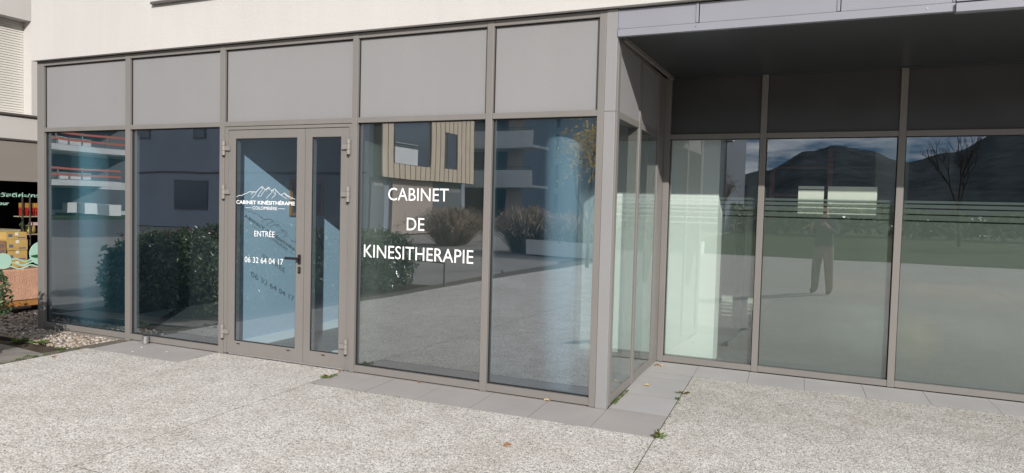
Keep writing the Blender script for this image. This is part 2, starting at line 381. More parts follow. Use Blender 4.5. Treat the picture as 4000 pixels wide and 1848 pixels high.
g.obj('joint_bed', M['joint'], kind='structure')

pav = bpy.data.objects.new('concrete_paving', None); COL.objects.link(pav); pav['kind'] = 'structure'
J = .0025
def panel(poly):
    cxm = sum(p[0] for p in poly)/len(poly); cym = sum(p[1] for p in poly)/len(poly)
    MB().prism([sk(*p) for p in poly], -.06, 0, 0, 1).obj('paving_panel', [M['concrete'], M['joint']], pav)
panel([(-5.15, -6.35+J), (-2.40-J, -6.35+J), (-2.40-J, -.47), (-2.40-J, .02), (-3.90, .02), (-3.90, -.475), (-5.15, -.475)])
panel([(-2.40+J, -2.55+J), (.48-J, -2.55+J), (.48-J, -.4795), (-2.40+J, -.4795)])
panel([(.48+J, -2.55+J), (4.2-J, -2.55+J), (4.2-J, 1.4095), (.48+J, 1.4095)])
xs = [-5.15, -2.40, .48, 4.2, 7.9, 11.6]; ys = [-2.55, -6.35, -10.2, -14.0, -16.5]
panel([(4.2+J, -2.55+J), (11.6, -2.55+J), (11.6, 1.4095), (4.2+J, 1.4095)])
for i in range(5):
    for j in range(4):
        if i == 0 and j == 0: continue
        panel([(xs[i]+J, ys[j+1]+J), (xs[i+1]-J, ys[j+1]+J), (xs[i+1]-J, ys[j]-J), (xs[i]+J, ys[j]-J)])

edg = bpy.data.objects.new('edging_slabs', None); COL.objects.link(edg); edg['kind'] = 'structure'
def slab(x0, x1, y0, y1, m='slab', dz=-.0015):
    e = .0014
    MB().prism([sk(x0+e, y0+e), sk(x1-e, y0+e), sk(x1-e, y1-e), sk(x0+e, y1-e)], -.05, dz+random.uniform(0, .0012), 0, 1).obj('slab', [M[m], M['joint']], edg)
slab(-5.10, -3.895, -.472, .06)
for a, b in ((-2.40, -2.05), (-2.05, -1.85), (-1.85, -1.38), (-1.38, -.91), (-.91, -.44), (-.44, .03)): slab(a, b, -.478, .03)
slab(.03, .478, -.48, .06)
for a, b in ((.06, .555), (.555, .735), (.735, 1.20), (1.20, 1.41), (1.41, 1.90)):
    slab(.03, .478, a, b, 'slab_pale')
for i in range(12): slab(.478+.4725*i, .478+.4725*(i+1), 1.412, 1.90, 'slab_pale')

# pebble strip in front of the first window and round the corner
def pebbles(name, regs, seed, parent=None):
    rr = random.Random(seed); mb = MB()
    ico = bmesh.new(); bmesh.ops.create_icosphere(ico, subdivisions=1, radius=1); base = [v.co.copy() for v in ico.verts]; fc = [tuple(v.index for v in f.verts) for f in ico.faces]; ico.free()
    for (n, x0, x1, yf, s0, s1, zb) in regs:
        for _ in range(n):
            x = rr.uniform(x0, x1); ya, yb = yf(x); y = rr.uniform(ya, yb)
            s = rr.uniform(s0, s1); sc = Vector((s*rr.uniform(.8, 1.3), s*rr.uniform(.7, 1.1), s*rr.uniform(.45, .75)))
            rot = Matrix.Rotation(rr.uniform(0, 6.3), 3, 'Z') @ Matrix.Rotation(rr.gauss(0, .3), 3, 'X'); k = len(mb.v)
            c = Vector((x, y, zb+rr.uniform(-.006, .012)))
            for b in base:
                q = Vector((b.x*sc.x, b.y*sc.y, b.z*sc.z))*(1+.12*noise.noise(b*1.7+c*20)); mb.v.append(tuple(rot@q+c))
            for f in fc: mb.f.append(tuple(k+i for i in f)); mb.mi.append(0)
    o = mb.obj(name, M['pebble'], parent, smooth=True); o['kind'] = 'stuff'; return o
pebbles('pebbles', [(2000, -6.66, -5.13, lambda x: (-.50, .02), .010, .025, -.032),
                    (1300, -8.1, -6.66, lambda x: (-.5, .5), .011, .027, -.032),
                    (500, -8.0, -6.66, lambda x: (.3, 1.3), .010, .02, -.035)], 3)
# slate paver path, soil lip and timber edge at the bed
pv = bpy.data.objects.new('slate_path', None); COL.objects.link(pv); pv['kind'] = 'structure'
for (poly) in ([(-6.55, -1.06), (-5.86, -1.17), (-5.80, -.76), (-6.5, -.72)], [(-5.84, -1.18), (-5.175, -1.30), (-5.175, -.83), (-5.78, -.765)], [(-7.4, -1.0), (-6.57, -1.06), (-6.52, -.71), (-7.4, -.68)]):
    MB().prism(poly, -.05, -.004).obj('slate_slab', M['slate'], pv, bevel=.006)
MB().prism([(-8.2, -.56), (-5.95, -.58), (-5.95, -.535), (-8.2, -.515)], -.06, .018).obj('bed_edging', M['sill'], kind='structure')

# ------------------------------------------------------------------ front glazing
FR, PN, GK = M['frame'], M['panel'], M['gasket']
sf = thing('shopfront', 'taupe framed glass shopfront with white lettering, double door and five grey top panels', 'shopfront', (-3.3, 0, 0))
mull = [(-6.652, -6.545), (-5.228, -5.163), (-3.912, -3.853), (-2.364, -2.310), (-1.066, -1.008), (-.140, -.088)]
ZB, ZT0, ZT1, ZP, ZTOP = .068, 2.190, 2.236, 2.918, 2.960
FD = .12
for i, (a, b) in enumerate(mull):
    box('mullion', FR, (a, b, 0, FD, -.05 if i < 2 else .004, ZTOP), sf, bevel=.003)
for i in range(5):
    a, b = mull[i][1]+.0008, mull[i+1][0]-.0008
    box('top_rail', FR, (a, b, .004, FD, ZP, ZTOP-.001), sf)
    box('transom', FR, (a, b, .004, FD, ZT0, ZT1), sf, bevel=.003)
    MB().box(a, b, .036, .06, ZT1+.0005, ZP-.0005).obj('spandrel_panel', PN, sf)
    # black gasket round each upper panel
    q = MB(); q.box(a, a+.007, .026, .0355, ZT1, ZP); q.box(b-.007, b, .026, .0355, ZT1, ZP); q.box(a+.007, b-.007, .026, .0355, ZP-.008, ZP); q.obj('gasket', GK, sf)
    if i == 2: continue
    box('bottom_rail', FR, (a, b, .004, FD, .010, ZB), sf, bevel=.003)
    if i == 0: box('plinth_rail', FR, (a, b, .010, FD, -.09, .004), sf)
    q = MB(); zb, zt = ZB, ZT0
    q.box(a, a+.008, .032, .0445, zb, zt); q.box(b-.008, b, .032, .0445, zb, zt); q.box(a+.008, b-.008, .032, .0445, zt-.008, zt); q.box(a+.008, b-.008, .032, .0445, zb, zb+.006); q.obj('gasket', GK, sf)
    gp = MB().box(a, b, .045, .057, zb, zt).obj('window_pane', M['glass'], sf)
    if i in (0, 3, 4):
        MB().box(a+.004, b-.004, .0585, .060, zb+.004, zt-.004).obj('privacy_film', M[{0: 'teal_film', 3: 'warm_film', 4: 'soft_film'}[i]], gp)
    if i == 3:
        text('lettering', 'CABINET', M['letter'], -1.974, -1.386, 1.526, .105, gp, y=.0435)
        text('lettering', 'DE', M['letter'], -1.782, -1.610, 1.277, .106, gp, y=.0435)
        text('lettering', 'KINESITHERAPIE', M['letter'], -2.214, -1.145, 1.028, .109, gp, y=.0435)
# corner post with its joint
box('corner_post', PN, (-.086, 0, -.004, .05, 0, 2.2195), sf, bevel=.003); box('corner_post', PN, (-.086, 0, -.004, .05, 2.2215, ZTOP), sf, bevel=.003)

# double door
dfr = MB()
dfr.box(-3.8505, -3.812, .008, .10, .012, 2.186); dfr.box(-2.395, -2.3655, .008, .10, .012, 2.186); dfr.box(-3.812, -2.395, .008, .10, 2.158, 2.186)
dfr.obj('door_frame', FR, sf, bevel=.002)
MB().box(-3.812, -2.395, .03, .10, -.004, .016).obj('threshold', M['steel'], sf)
def door_leaf(x0, x1, g0, g1):
    zb, zt, gz0, gz1 = .022, 2.153, .142, 2.076
    q = MB(); q.box(x0, g0, .012, .075, zb, zt); q.box(g1, x1, .012, .075, zb, zt); q.box(g0, g1, .0123, .075, zb, gz0); q.box(g0, g1, .0123, .075, gz1, zt)
    lf = q.obj('door_leaf', FR, sf)
    q = MB(); q.box(g0, g0+.006, .0165, .0225, gz0, gz1); q.box(g1-.006, g1, .0165, .0225, gz0, gz1); q.box(g0+.006, g1-.006, .0165, .0225, gz1-.007, gz1); q.box(g0+.006, g1-.006, .0165, .0225, gz0, gz0+.006); q.obj('gasket', GK, lf)
    return lf, MB().box(g0, g1, .0230, .033, gz0, gz1).obj('door_pane', M['door_glass'], lf)
l1, p1 = door_leaf(-3.808, -2.884, -3.717, -2.976)
l2, p2 = door_leaf(-2.878, -2.399, -2.804, -2.484)
def hinge(leaf, x, z, side):
    q = MB()
    for za, zb in ((z-.066, z-.024), (z-.022, z+.022), (z+.024, z+.066)): q.tube((x, -.012, za), (x, -.012, zb), .0165, seg=14)
    q.box(x, x+side*.072, -.016, .0105, z-.021, z+.021); q.obj('hinge', M['hinge'], leaf, bevel=.0015)
    MB().tube((x, -.012, z-.078), (x, -.012, z-.0665), .010, .014, seg=12).obj('hinge_cap', M['black'], leaf)
for z in (1.983, 1.568, .224): hinge(l1, -3.848, z, 1); hinge(l2, -2.386, z, -1)
q = MB(); q.box(-2.944, -2.912, -.004, .011, .922, 1.012); q.obj('handle_plate', M['black'], l1, bevel=.012)
q = MB(); q.tube((-2.916, -.004, .978), (-2.912, -.05, .978), .011, seg=12); q.tube((-2.905, -.05, .978), (-3.047, -.05, .976), .0125, seg=14); q.obj('door_handle', M['black'], l1, smooth=False, bevel=.002)
MB().box(-2.943, -2.913, -.003, .011, .838, .900).obj('lock_plate', M['black'], l1, bevel=.012)
q = MB(); q.tube((-2.928, -.003, .878), (-2.928, -.007, .878), .0085, seg=14); q.box(-2.932, -2.924, -.0065, -.003, .854, .878); q.obj('lock_cylinder', M['brass'], l1)
for lf, xs_ in ((l1, (-3.664, -3.051)), (l2, (-2.650,))):
    for x in xs_: MB().box(x-.019, x+.019, .009, .0115, .112, .122).obj('drain_cap', M['black'], lf, bevel=.002)
# lettering and mountain line drawing on the left leaf
LY = .0212
text('lettering', 'CABINET KINÉSITHÉRAPIE', M['letter'], -3.693, -2.984, 1.457, .034, p1, y=LY, bold=.022)
text('lettering', 'COLOMBIÈRE', M['letter'], -3.489, -3.191, 1.409, .029, p1, y=LY)
for xa, xb in ((-3.579, -3.503), (-3.176, -3.098)): MB().box(on_glass(xa, 0)[0], on_glass(xb, 0)[0], LY, LY+.001, 1.4215, 1.4245).obj('rule_line', M['letter'], p1)
text('lettering', 'ENTRÉE', M['letter'], -3.464, -3.218, 1.157, .052, p1, y=LY)
text('lettering', '06 32 64 04 17', M['letter'], -3.580, -3.112, .907, .053, p1, y=LY)
def mp(px, py): return on_glass(-3.693+(px-52)/526*.709, 1.626-(py-110)*.00112+(px-290)*.00002)
strokes = [[(52,200),(72,188),(88,184),(100,188),(135,170),(150,168),(178,152),(198,156),(214,154),(236,158),(262,130),(290,110),(306,128),(318,140),(345,116),(362,132),(378,150),(385,138),(402,128),(415,142),(436,166),(452,180),(468,176),(488,164),(510,184),(540,198),(578,216)],
           [(190,156),(190,178)], [(205,155),(203,172)], [(213,156),(211,166)], [(236,158),(226,178),(192,210)], [(298,118),(284,146),(262,172),(250,195),(268,190)], [(318,140),(298,160),(276,196)],
           [(345,116),(332,134),(330,152)], [(362,132),(380,160),(352,182),(328,210)], [(385,138),(398,165),(410,176),(375,210)], [(404,130),(412,152),(410,172)], [(452,180),(478,196),(508,212)], [(488,164),(498,184),(524,196),(542,216),(556,208)], [(284,120),(296,128)], [(345,120),(352,140)]]
q = MB()
for s_ in strokes: ribbon(q, [mp(*p) for p in s_], .0042 if len(s_) > 20 else .003, LY)
q.obj('mountain_drawing', M['letter'], p1)

# ------------------------------------------------------------------ side glazing of the recess (facing +X) and the recessed glazing
D = 1.90
sg = thing('side_glazing', 'narrow taupe framed glass return wall with two bays beside the corner post', 'glazing', (0, .9, 0))
def sx_(y): return -.028*y                                       # the wall runs very slightly off square
def ybox(name, m, xa, xb, y0, y1, z0, z1, par, bevel=0):
    poly = [(sx_(y0)+xa, y0), (sx_(y0)+xb, y0), (sx_(y1)+xb, y1), (sx_(y1)+xa, y1)]
    return MB().prism(poly, z0, z1).obj(name, m, par, bevel=bevel)
vy = [(.062, .132), (.822, .886), (1.61, 1.70)]
SB = .082
for i, (a, b) in enumerate(vy): ybox('mullion', FR, -.10, 0, a, b, .006, 2.78, sg, .003)
for i in range(2):
    a, b = vy[i][1]+.0005, vy[i+1][0]-.0005
    ybox('transom', FR, -.10, -.004, a, b, ZT0-.005, ZT1, sg, .003); ybox('bottom_rail', FR, -.10, -.004, a, b, .010, SB, sg, .003); ybox('top_rail', FR, -.10, -.004, a, b, 2.742, 2.78, sg)
    ybox('spandrel_panel', PN, -.05, -.010, a, b, ZT1+.0005, 2.7415, sg)
    gp = ybox('window_pane', M['clear_glass'], -.022, -.010, a, b, SB, ZT0-.0055, sg)
    ybox('frosted_film', M['film'], -.0265, -.0245, a+.003, b-.003, SB+.003, 1.457, gp)
    for z0, z1 in ((1.617, 1.638), (1.576, 1.604), (1.524, 1.564), (1.470, 1.512)): ybox('film_stripe', M['film'], -.0265, -.0245, a+.003, b-.003, z0, z1, gp)
ybox('dark_groove', GK, -.09, -.02, .0505, .0615, .01, 2.76, sg)

rg = thing('recessed_glazing', 'shaded recessed glass wall with frosted lower film and top panels darkened as shade under the canopy', 'glazing', (1.5, D, 0))
cm = [(-.054, .003), (.838, .894), (1.976, 2.032), (3.112, 3.168), (4.25, 4.306), (5.388, 5.444), (6.2, 6.256)]
box('corner_filler', FR, (-.12, -.0545, 1.70, D+.06, .006, 2.784), rg); 
for a, b in cm: box('mullion', FR, (a, b, D, D+.12, .004, 2.784), rg, bevel=.003)
CB = .062
for i in range(6):
    a, b = cm[i][1]+.0005, cm[i+1][0]-.0005
    box('transom', FR, (a, b, D+.004, D+.12, ZT0+.002, ZT1+.004), rg, bevel=.003); box('bottom_rail', FR, (a, b, D+.004, D+.12, .006, CB), rg, bevel=.003)
    MB().box(a, b, D+.03, D+.055, ZT1+.0045, 2.784).obj('spandrel_panel', M['shade_panel'], rg)
    zb, zt = CB, ZT0+.0015
    q = MB(); q.box(a, a+.007, D+.03, D+.0445, zb, zt); q.box(b-.007, b, D+.03, D+.0445, zb, zt); q.box(a+.007, b-.007, D+.03, D+.0445, zt-.007, zt); q.obj('gasket', GK, rg)
    gp = MB().box(a, b, D+.045, D+.057, zb, zt).obj('window_pane', M['clear_glass'], rg)
    MB().box(a+.003, b-.003, D+.0585, D+.0605, zb+.003, 1.457).obj('frosted_film', M['film' if i == 0 else 'dense_film'], gp)
    for z0, z1 in ((1.617, 1.638), (1.576, 1.604), (1.524, 1.564), (1.470, 1.512)): MB().box(a+.003, b-.003, D+.0585, D+.0605, z0, z1).obj('film_stripe', M['film' if i == 0 else 'dense_film'], gp)

# ------------------------------------------------------------------ canopy over the recess
cn = thing('canopy', 'lavender grey metal canopy edge with dark soffit over the recessed glazing', 'canopy', (2, 0, 2.76))
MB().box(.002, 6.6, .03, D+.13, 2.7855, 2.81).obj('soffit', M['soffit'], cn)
for a, b, y in ((.004, .574, 0), (.586, 1.473, 0), (1.485, 2.118, 0), (2.124, 3.2, -.016), (3.212, 4.3, -.016), (4.312, 6.6, -.016)):
    MB().box(a, b, y-.002, .029, 2.816, 2.952).obj('fascia_panel', M['fascia'], cn)
    MB().box(b-.012, b+.006, y-.008, y-.0025, 2.818, 2.952).obj('seam_lip', M['fascia'], cn)
MB().box(.004, .012, -.008, -.0025, 2.818, 2.95).obj('seam_lip', M['fascia'], cn)
MB().box(.002, 2.1195, -.012, .0295, 2.760, 2.812).obj('fascia_trim', M['fascia'], cn, bevel=.002)
MB().box(2.1205, 6.6, -.034, .0295, 2.750, 2.803).obj('fascia_trim', M['fascia'], cn, bevel=.002)
for x in (.565, 1.0+.97): MB().tube((x, -.0125, 2.789), (x, -.0155, 2.789), .005, seg=8).obj('rivet', M['steel'], cn)
MB().box(.003, .030, .13, 1.86, 2.757, 2.785).obj('edge_trim', FR, cn)
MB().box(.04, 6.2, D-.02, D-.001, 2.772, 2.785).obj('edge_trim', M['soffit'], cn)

# ------------------------------------------------------------------ upper building
ub = thing('upper_storey', 'white rendered upper storey above the glass shopfront', 'building', (0, 0, 2.97))
q = MB(); Z1, X0, X1 = 2.968, -6.66, 7.0
q.box(X0, -4.70, -.055, .20, Z1, 6.2); q.box(-3.40, X1, -.055, .20, Z1, 6.2); q.box(-4.70, -3.40, -.055, .20, Z1, 3.425); q.box(-4.70, -3.40, -.055, .20, 4.7, 6.2)
q.box(X0, X1, .20, 9, 2.985, 6.2); q.obj('wall', M['stucco'], ub)
wn = MB().box(-4.70, -3.40, .10, .13, 3.425, 4.7).obj('window', M['sill'], ub); MB().box(-4.64, -3.46, .085, .098, 3.48, 4.64).obj('pane', M['win'], wn)
MB().box(-4.745, -3.36, -.10, .09, 3.400, 3.4245).obj('window_sill', M['sill'], ub, bevel=.002)
MB().box(-6.645, 0, -.004, .11, 2.9605, 2.9675).obj('shadow_gap', GK, ub)

# ------------------------------------------------------------------ interior
def st(name, m, *d): return MB().box(*d).obj(name, m, kind='structure')
LSH = [(-6.6, .122), (-.105, .122), (-.155, 2.025), (6.9, 2.025), (6.9, 8.6), (-6.6, 8.6)]
MB().prism(LSH, -.05, .004).obj('room_floor', M['room_floor'], kind='structure')
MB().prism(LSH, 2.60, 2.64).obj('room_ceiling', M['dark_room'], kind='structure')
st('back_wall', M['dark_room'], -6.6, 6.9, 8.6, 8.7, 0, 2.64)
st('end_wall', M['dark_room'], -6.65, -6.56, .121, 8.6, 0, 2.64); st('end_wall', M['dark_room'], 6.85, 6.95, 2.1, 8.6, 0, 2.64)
st('vestibule_wall', M['blue_wall'], -3.96, -3.86, .215, 2.7, .004, 2.60)
st('vestibule_back_wall', M['room'], -3.86, -2.2, 2.7, 2.8, .004, 2.60)
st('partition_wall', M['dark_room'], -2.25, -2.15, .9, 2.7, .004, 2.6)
sk_ = MB().box(-3.86, -3.848, .215, 2.7, .0045, .09).obj('skirting_board', M['white'], kind='structure')
cg = 'white columns behind the shopfront glass'
for x, nm in ((-6.26, 'white round column behind the leftmost pane of the shopfront'), (-2.46, 'white round column behind the pane next to the door'), (-.53, 'white round column behind the last pane before the corner post')):
    MB().lathe([(.155, .004), (.155, 2.6)], 40, (x, .40, 0)).obj('round_column', M['grey_pier'] if x == -2.46 else M['column'], smooth=True)
    tag(bpy.context.scene.objects[-1] if False else COL.objects[len(COL.objects)-1], nm, 'column', cg)
pf = thing('picture_frame', 'orange wooden picture frame on the blue vestibule wall', 'picture', (-3.845, 1.18, 1.53))
q = MB(); y0, y1, z0, z1, b = .91, 1.455, 1.335, 1.73, .035
q.box(-3.8595, -3.835, y0, y0+b, z0, z1); q.box(-3.8595, -3.835, y1-b, y1, z0, z1); q.box(-3.8595, -3.835, y0+b, y1-b, z0, z0+b); q.box(-3.8595, -3.835, y0+b, y1-b, z1-b, z1)
q.obj('frame', M['orange_wood'], pf); MB().box(-3.8595, -3.848, y0+b, y1-b, z0+b, z1-b).obj('print', M['picture'], pf)
ds = thing('floor_dish', 'small white domed dish with a grey band on the entrance floor', 'dish', (-2.90, .55, .004))
MB().lathe([(.085, .006), (.088, .016), (.055, .034), (.052, .035)], 28, (-2.90, .55, 0)).obj('dish', M['white'], ds, smooth=True)
MB().lathe([(.090, .015), (.090, .024), (.078, .025)], 28, (-2.90, .55, 0)).obj('band', M['sill'], ds)
# behind the recessed glazing
tag(st('white_pier', M['white'], -.95, .455, 2.11, 2.40, .004, 2.6), kind='structure')
st('rear_partition', M['grey_pier'], -.4, .585, 4.5, 4.6, .004, 2.6)
st('rear_column', M['grey_pier'], 1.92, 2.27, 4.5, 4.8, .004, 2.6)
tag(MB().box(.363, .458, 4.46, 4.498, .004, 1.85).obj('door', M['dark_room']), 'dark inner door in the grey rear partition', 'door')
for a, b, zz in ((1.185, 1.402, 0), (1.435, 1.834, 0)):
    t_ = thing('notice_board', 'narrow cream board split by a dark line behind the glass' if a < 1.3 else 'wide cream board standing right behind the glass', 'board', ((a+b)/2, 1.985, 1.5), 'cream boards behind the recessed glass')
    if a < 1.3:
        MB().box(a, b, 1.978, 1.99, 1.50, 1.718).obj('board', M['cream'], t_); MB().box(a, b, 1.978, 1.99, 1.726, 1.754).obj('board', M['cream'], t_)
    else: MB().box(a, b, 1.978, 1.99, 1.50, 1.754).obj('board', M['cream'], t_)
rk = thing('wall_bars', 'dark red wooden exercise frame inside behind the recessed glass', 'exercise frame', (1.15, 3.2, 0))
for x in (.86, 1.436): MB().box(x-.025, x+.025, 3.17, 3.23, .004, 2.2).obj('post', M['red_wood'], rk)
for z in (.5, .8, 1.1, 1.4, 1.7, 2.0): MB().tube((.885, 3.2, z), (1.411, 3.2, z), .016, seg=8).obj('rung', M['red_wood'], rk)
MB().lathe([(.28*math.cos(a), .30+.28*math.sin(a)) for a in [R(-88+11*i) for i in range(17)]], 32, (2.20, 2.85, 0)).obj('exercise_ball', M['yellow'], smooth=True)
tag(COL.objects[len(COL.objects)-1], 'yellow exercise ball blurred behind the frosted glass', 'ball')
MB().lathe([(.33*math.cos(a), .345+.33*math.sin(a)) for a in [R(-88+11*i) for i in range(17)]], 32, (1.78, 2.75, 0)).obj('exercise_ball', M['grey_vinyl'], smooth=True)
tag(COL.objects[len(COL.objects)-1], 'pale grey exercise ball blurred behind the frosted glass', 'ball')
tt = thing('treatment_table', 'orange padded treatment table blurred behind the frosted glass', 'table', (2.2, 3.5, 0))
MB().box(1.35, 3.3, 3.3, 3.9, .62, .76).obj('cushion', M['orange'], tt, bevel=.04)
for x in (1.5, 3.2):
    for y in (3.36, 3.84): MB().box(x-.03, x+.03, y-.03, y+.03, .004, .6195).obj('leg', M['sill'], tt)

# ------------------------------------------------------------------ small things outside
dst = thing('door_stop', 'small ribbed steel drum by the second window rail', 'door stop', (-4.865, .0, .004))
q = MB(); q.lathe([(.030, .004), (.0335, .006), (.0335, .040), (.029, .043), (.029, .048), (.0335, .051), (.0335, .062), (.029, .065), (.029, .069), (.0335, .072), (.0335, .079), (.030, .083), (.012, .084)], 32, (-4.865, -.042, 0)); q.obj('drum', M['steel'], dst)
def weed(x, y, n, s, label, seed, reds=0):
    s *= .85 if x < -5 else .62; rr = random.Random(seed); q = MB()
    for i in range(n):
        a = rr.uniform(0, 6.28); l = s*rr.uniform(.5, 1.1); wd = l*rr.uniform(.13, .24); el = rr.uniform(.15, .8)
        d = Vector((math.cos(a), math.sin(a), 0)); sd = Vector((-d.y, d.x, 0)); b = Vector((x+rr.gauss(0, s*.22), y+rr.gauss(0, s*.45), 0.001))
        m_ = b+d*l*.55+Vector((0, 0, l*el*.6)); e = b+d*l+Vector((0, 0, l*el*.45))
        k = len(q.v); q.v += [tuple(b), tuple(m_+sd*wd), tuple(e), tuple(m_-sd*wd)]; q.f += [(k, k+1, k+2), (k, k+2, k+3)]; mi = 1 if rr.random() < reds else 0; q.mi += [mi, mi]
    tag(q.obj('weed', [M['tuft'], M['redtip']]), label, 'weed', 'weeds growing in the paving joints')
weed(-2.40, -.25, 26, .085, 'green weed in the joint beside the door, at the start of the smooth slabs', 1, .25)
weed(.488, -.44, 24, .085, 'green weed at the outer corner of the corner slab', 2, .15)
weed(.42, .76, 14, .085, 'upper of the two small weeds beside the return slabs', 3, .25)
weed(.43, .56, 10, .06, 'lower of the two small weeds beside the return slabs', 4)
weed(-5.75, -.55, 60, .07, 'low weeds between the pebbles and the slate path', 5)
weed(-5.98, -.60, 45, .10, 'bushy weed at the end of the dark bed edging', 6)
weed(-5.3, -.62, 40, .05, 'sparse weeds along the concrete edge by the pebbles', 8, .1)
weed(-5.24, -1.0, 14, .05, 'tiny weed at the edge of the slate path', 9)
rr = random.Random(5); q = MB()
def along(x0, y0, x1, y1, n, s, mi=0):
    for i in range(n):
        t_ = rr.random(); x = x0+(x1-x0)*t_+rr.gauss(0, .005); y = y0+(y1-y0)*t_+rr.gauss(0, .005); l = s*rr.uniform(.5, 1.2); a = rr.uniform(0, 6.28)
        d = Vector((math.cos(a)*l, math.sin(a)*l, l*.5)); sd = Vector((-d.y, d.x, 0))*.3; b = Vector((x, y, .001)); k = len(q.v)
        q.v += [tuple(b), tuple(b+d*.5+sd), tuple(b+d), tuple(b+d*.5-sd)]; q.f += [(k, k+1, k+2), (k, k+2, k+3)]; q.mi += [mi, mi]
along(.012, .16, .0, .62, 150, .018); along(-2.40, -.485, -1.2, -.487, 50, .014); along(.48, -.5, .56, -1.9, 60, .012); along(.478, -.3, .44, .9, 40, .014); along(-2.36, -.6, -2.30, -1.9, 60, .010)
along(-5.2, -.49, -5.15, -1.3, 60, .03); along(-3.9, -.45, -3.92, -.05, 25, .012); along(-2.3, -.005, -.1, -.006, 40, .006, 1)
tag(q.obj('moss', [M['tuft'], M['dead_leaf']]), kind='stuff')
def leaf(x, y, s, m, label, rz, z=.003):
    q = MB(); n = 8
    ring = [(math.cos(2*math.pi*i/n)*s*.5*(1 if i % 2 == 0 else .92), math.sin(2*math.pi*i/n)*s*.24) for i in range(n)]
    k = Matrix.Rotation(rz, 3, 'Z'); c_ = k@Vector((0, 0, 0))+Vector((x, y, z+.006)); q.v.append(tuple(c_))
    for i, (a, b) in enumerate(ring): q.v.append(tuple(k@Vector((a, b, .014*abs(b)/(s*.24)+.005*math.sin(i)))+Vector((x, y, z))))
    for i in range(n): q.f.append((0, 1+i, 1+(i+1) % n)); q.mi.append(0)
    tag(q.obj('fallen_leaf', M[m]), label, 'leaf', 'dry leaves fallen on the paving')
leaf(-.306, -1.10, .06, 'dead_leaf', 'rust brown leaf alone on the open concrete', .9)
leaf(-.475, -.012, .055, 'pale_leaf', 'pale leaf against the bottom rail near the corner post', .3)
leaf(.0, 1.69, .055, 'dead_leaf', 'brown leaf in the inner corner of the recess', .6)
leaf(.06, 1.68, .05, 'pale_leaf', 'pale curled leaf beside the brown one in the inner corner', 1.2)
leaf(.10, .85, .06, 'pale_leaf', 'pale leaf in the middle of the return slabs', .2)
leaf(-2.43, -.03, .03, 'dead_leaf', 'tiny brown leaf under the right door leaf', .4)
leaf(-1.62, -.02, .03, 'dead_leaf', 'tiny brown leaf under the lettered window', .1)
leaf(-5.0, -.9, .04, 'dead_leaf', 'small dark leaf on the far left of the concrete', .1)
for i, (x, y, lb) in enumerate(((-4.35, -.22, 'white fleck on the door side of the smooth slab'), (-4.72, -.20, 'white dropping on the smooth slab nearest the steel drum'), (-4.62, -.38, 'white dropping near the outer edge of the smooth slab'))):
    tag(MB().lathe([(.012, .0052), (.008, .0068), (.002, .0075)], 9, (x, y, 0)).obj('white_fleck', M['letter'], smooth=True), lb, 'fleck')

# ------------------------------------------------------------------ neighbouring wing with the shop (left edge)
XW = -9.0
wg = thing('neighbour_building', 'white rendered neighbouring wing with a roller shutter and a dark shop below', 'building', (XW, 2, 0))
q = MB(); WY0, WY1 = -.35, 1.40; wz0, wz1 = 2.62, 3.94
q.box(XW-.3, XW, -.85, WY0, 2.262, 7); q.box(XW-.3, XW, WY1, 8, 2.262, 7); q.box(XW-.3, XW, WY0, WY1, 2.262, wz0); q.box(XW-.3, XW, WY0, WY1, wz1, 7)
q.box(XW-6, XW-.3, -.85, 8, 2.3, 7); q.obj('wall', M['stucco'], wg)
MB().box(XW-.05, XW+.035, -.85, 8, 2.585, 2.612).obj('string_course', M['sill'], wg)
sh = MB().box(XW-.2, XW-.19, WY0, WY1, wz0, wz1).obj('roller_shutter', M['shutter'], wg)
zz = wz0
while zz < wz1-.03:
    MB().prism([(XW-.1895, WY0), (XW-.180, WY0), (XW-.180, WY1), (XW-.1895, WY1)], zz+.003, zz+.032).obj('slat', M['shutter'], sh, bevel=.004); zz += .0355
MB().box(XW-.01, XW+.012, -.85, 8, 2.236, 2.2615).obj('drip_profile', M['sill'], wg)
MB().box(XW-.06, XW-.012, -.85, 8, 1.70, 2.234).obj('fascia_panel', M['shop_panel'], wg); MB().box(XW-.07, XW+.004, -.85, 8, 1.67, 1.6995).obj('fascia_trim', M['shop_panel'], wg)
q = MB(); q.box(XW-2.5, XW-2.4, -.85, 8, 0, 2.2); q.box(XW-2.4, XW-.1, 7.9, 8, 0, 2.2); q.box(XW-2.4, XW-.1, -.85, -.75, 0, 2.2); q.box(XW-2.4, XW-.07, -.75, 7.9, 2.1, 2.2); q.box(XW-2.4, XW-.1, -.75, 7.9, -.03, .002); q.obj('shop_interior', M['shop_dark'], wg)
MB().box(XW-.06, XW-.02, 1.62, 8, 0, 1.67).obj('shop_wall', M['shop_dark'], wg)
sgp = MB().box(XW-.045, XW-.035, -.74, 1.3, .30, 1.668).obj('shop_window', M['shop_glass'], wg)
fnw = lambda u, z: (XW+.06, u, z)
text('lettering', 'สวัสดีค่ะ/ครับ', M['mint'], .865, 1.56, 1.449, .050, wg, fn=fnw, bold=.012)
text('lettering', 'Bonjour', M['mint'], .745, 1.052, 1.334, .050, wg, fn=fnw, bold=.02)
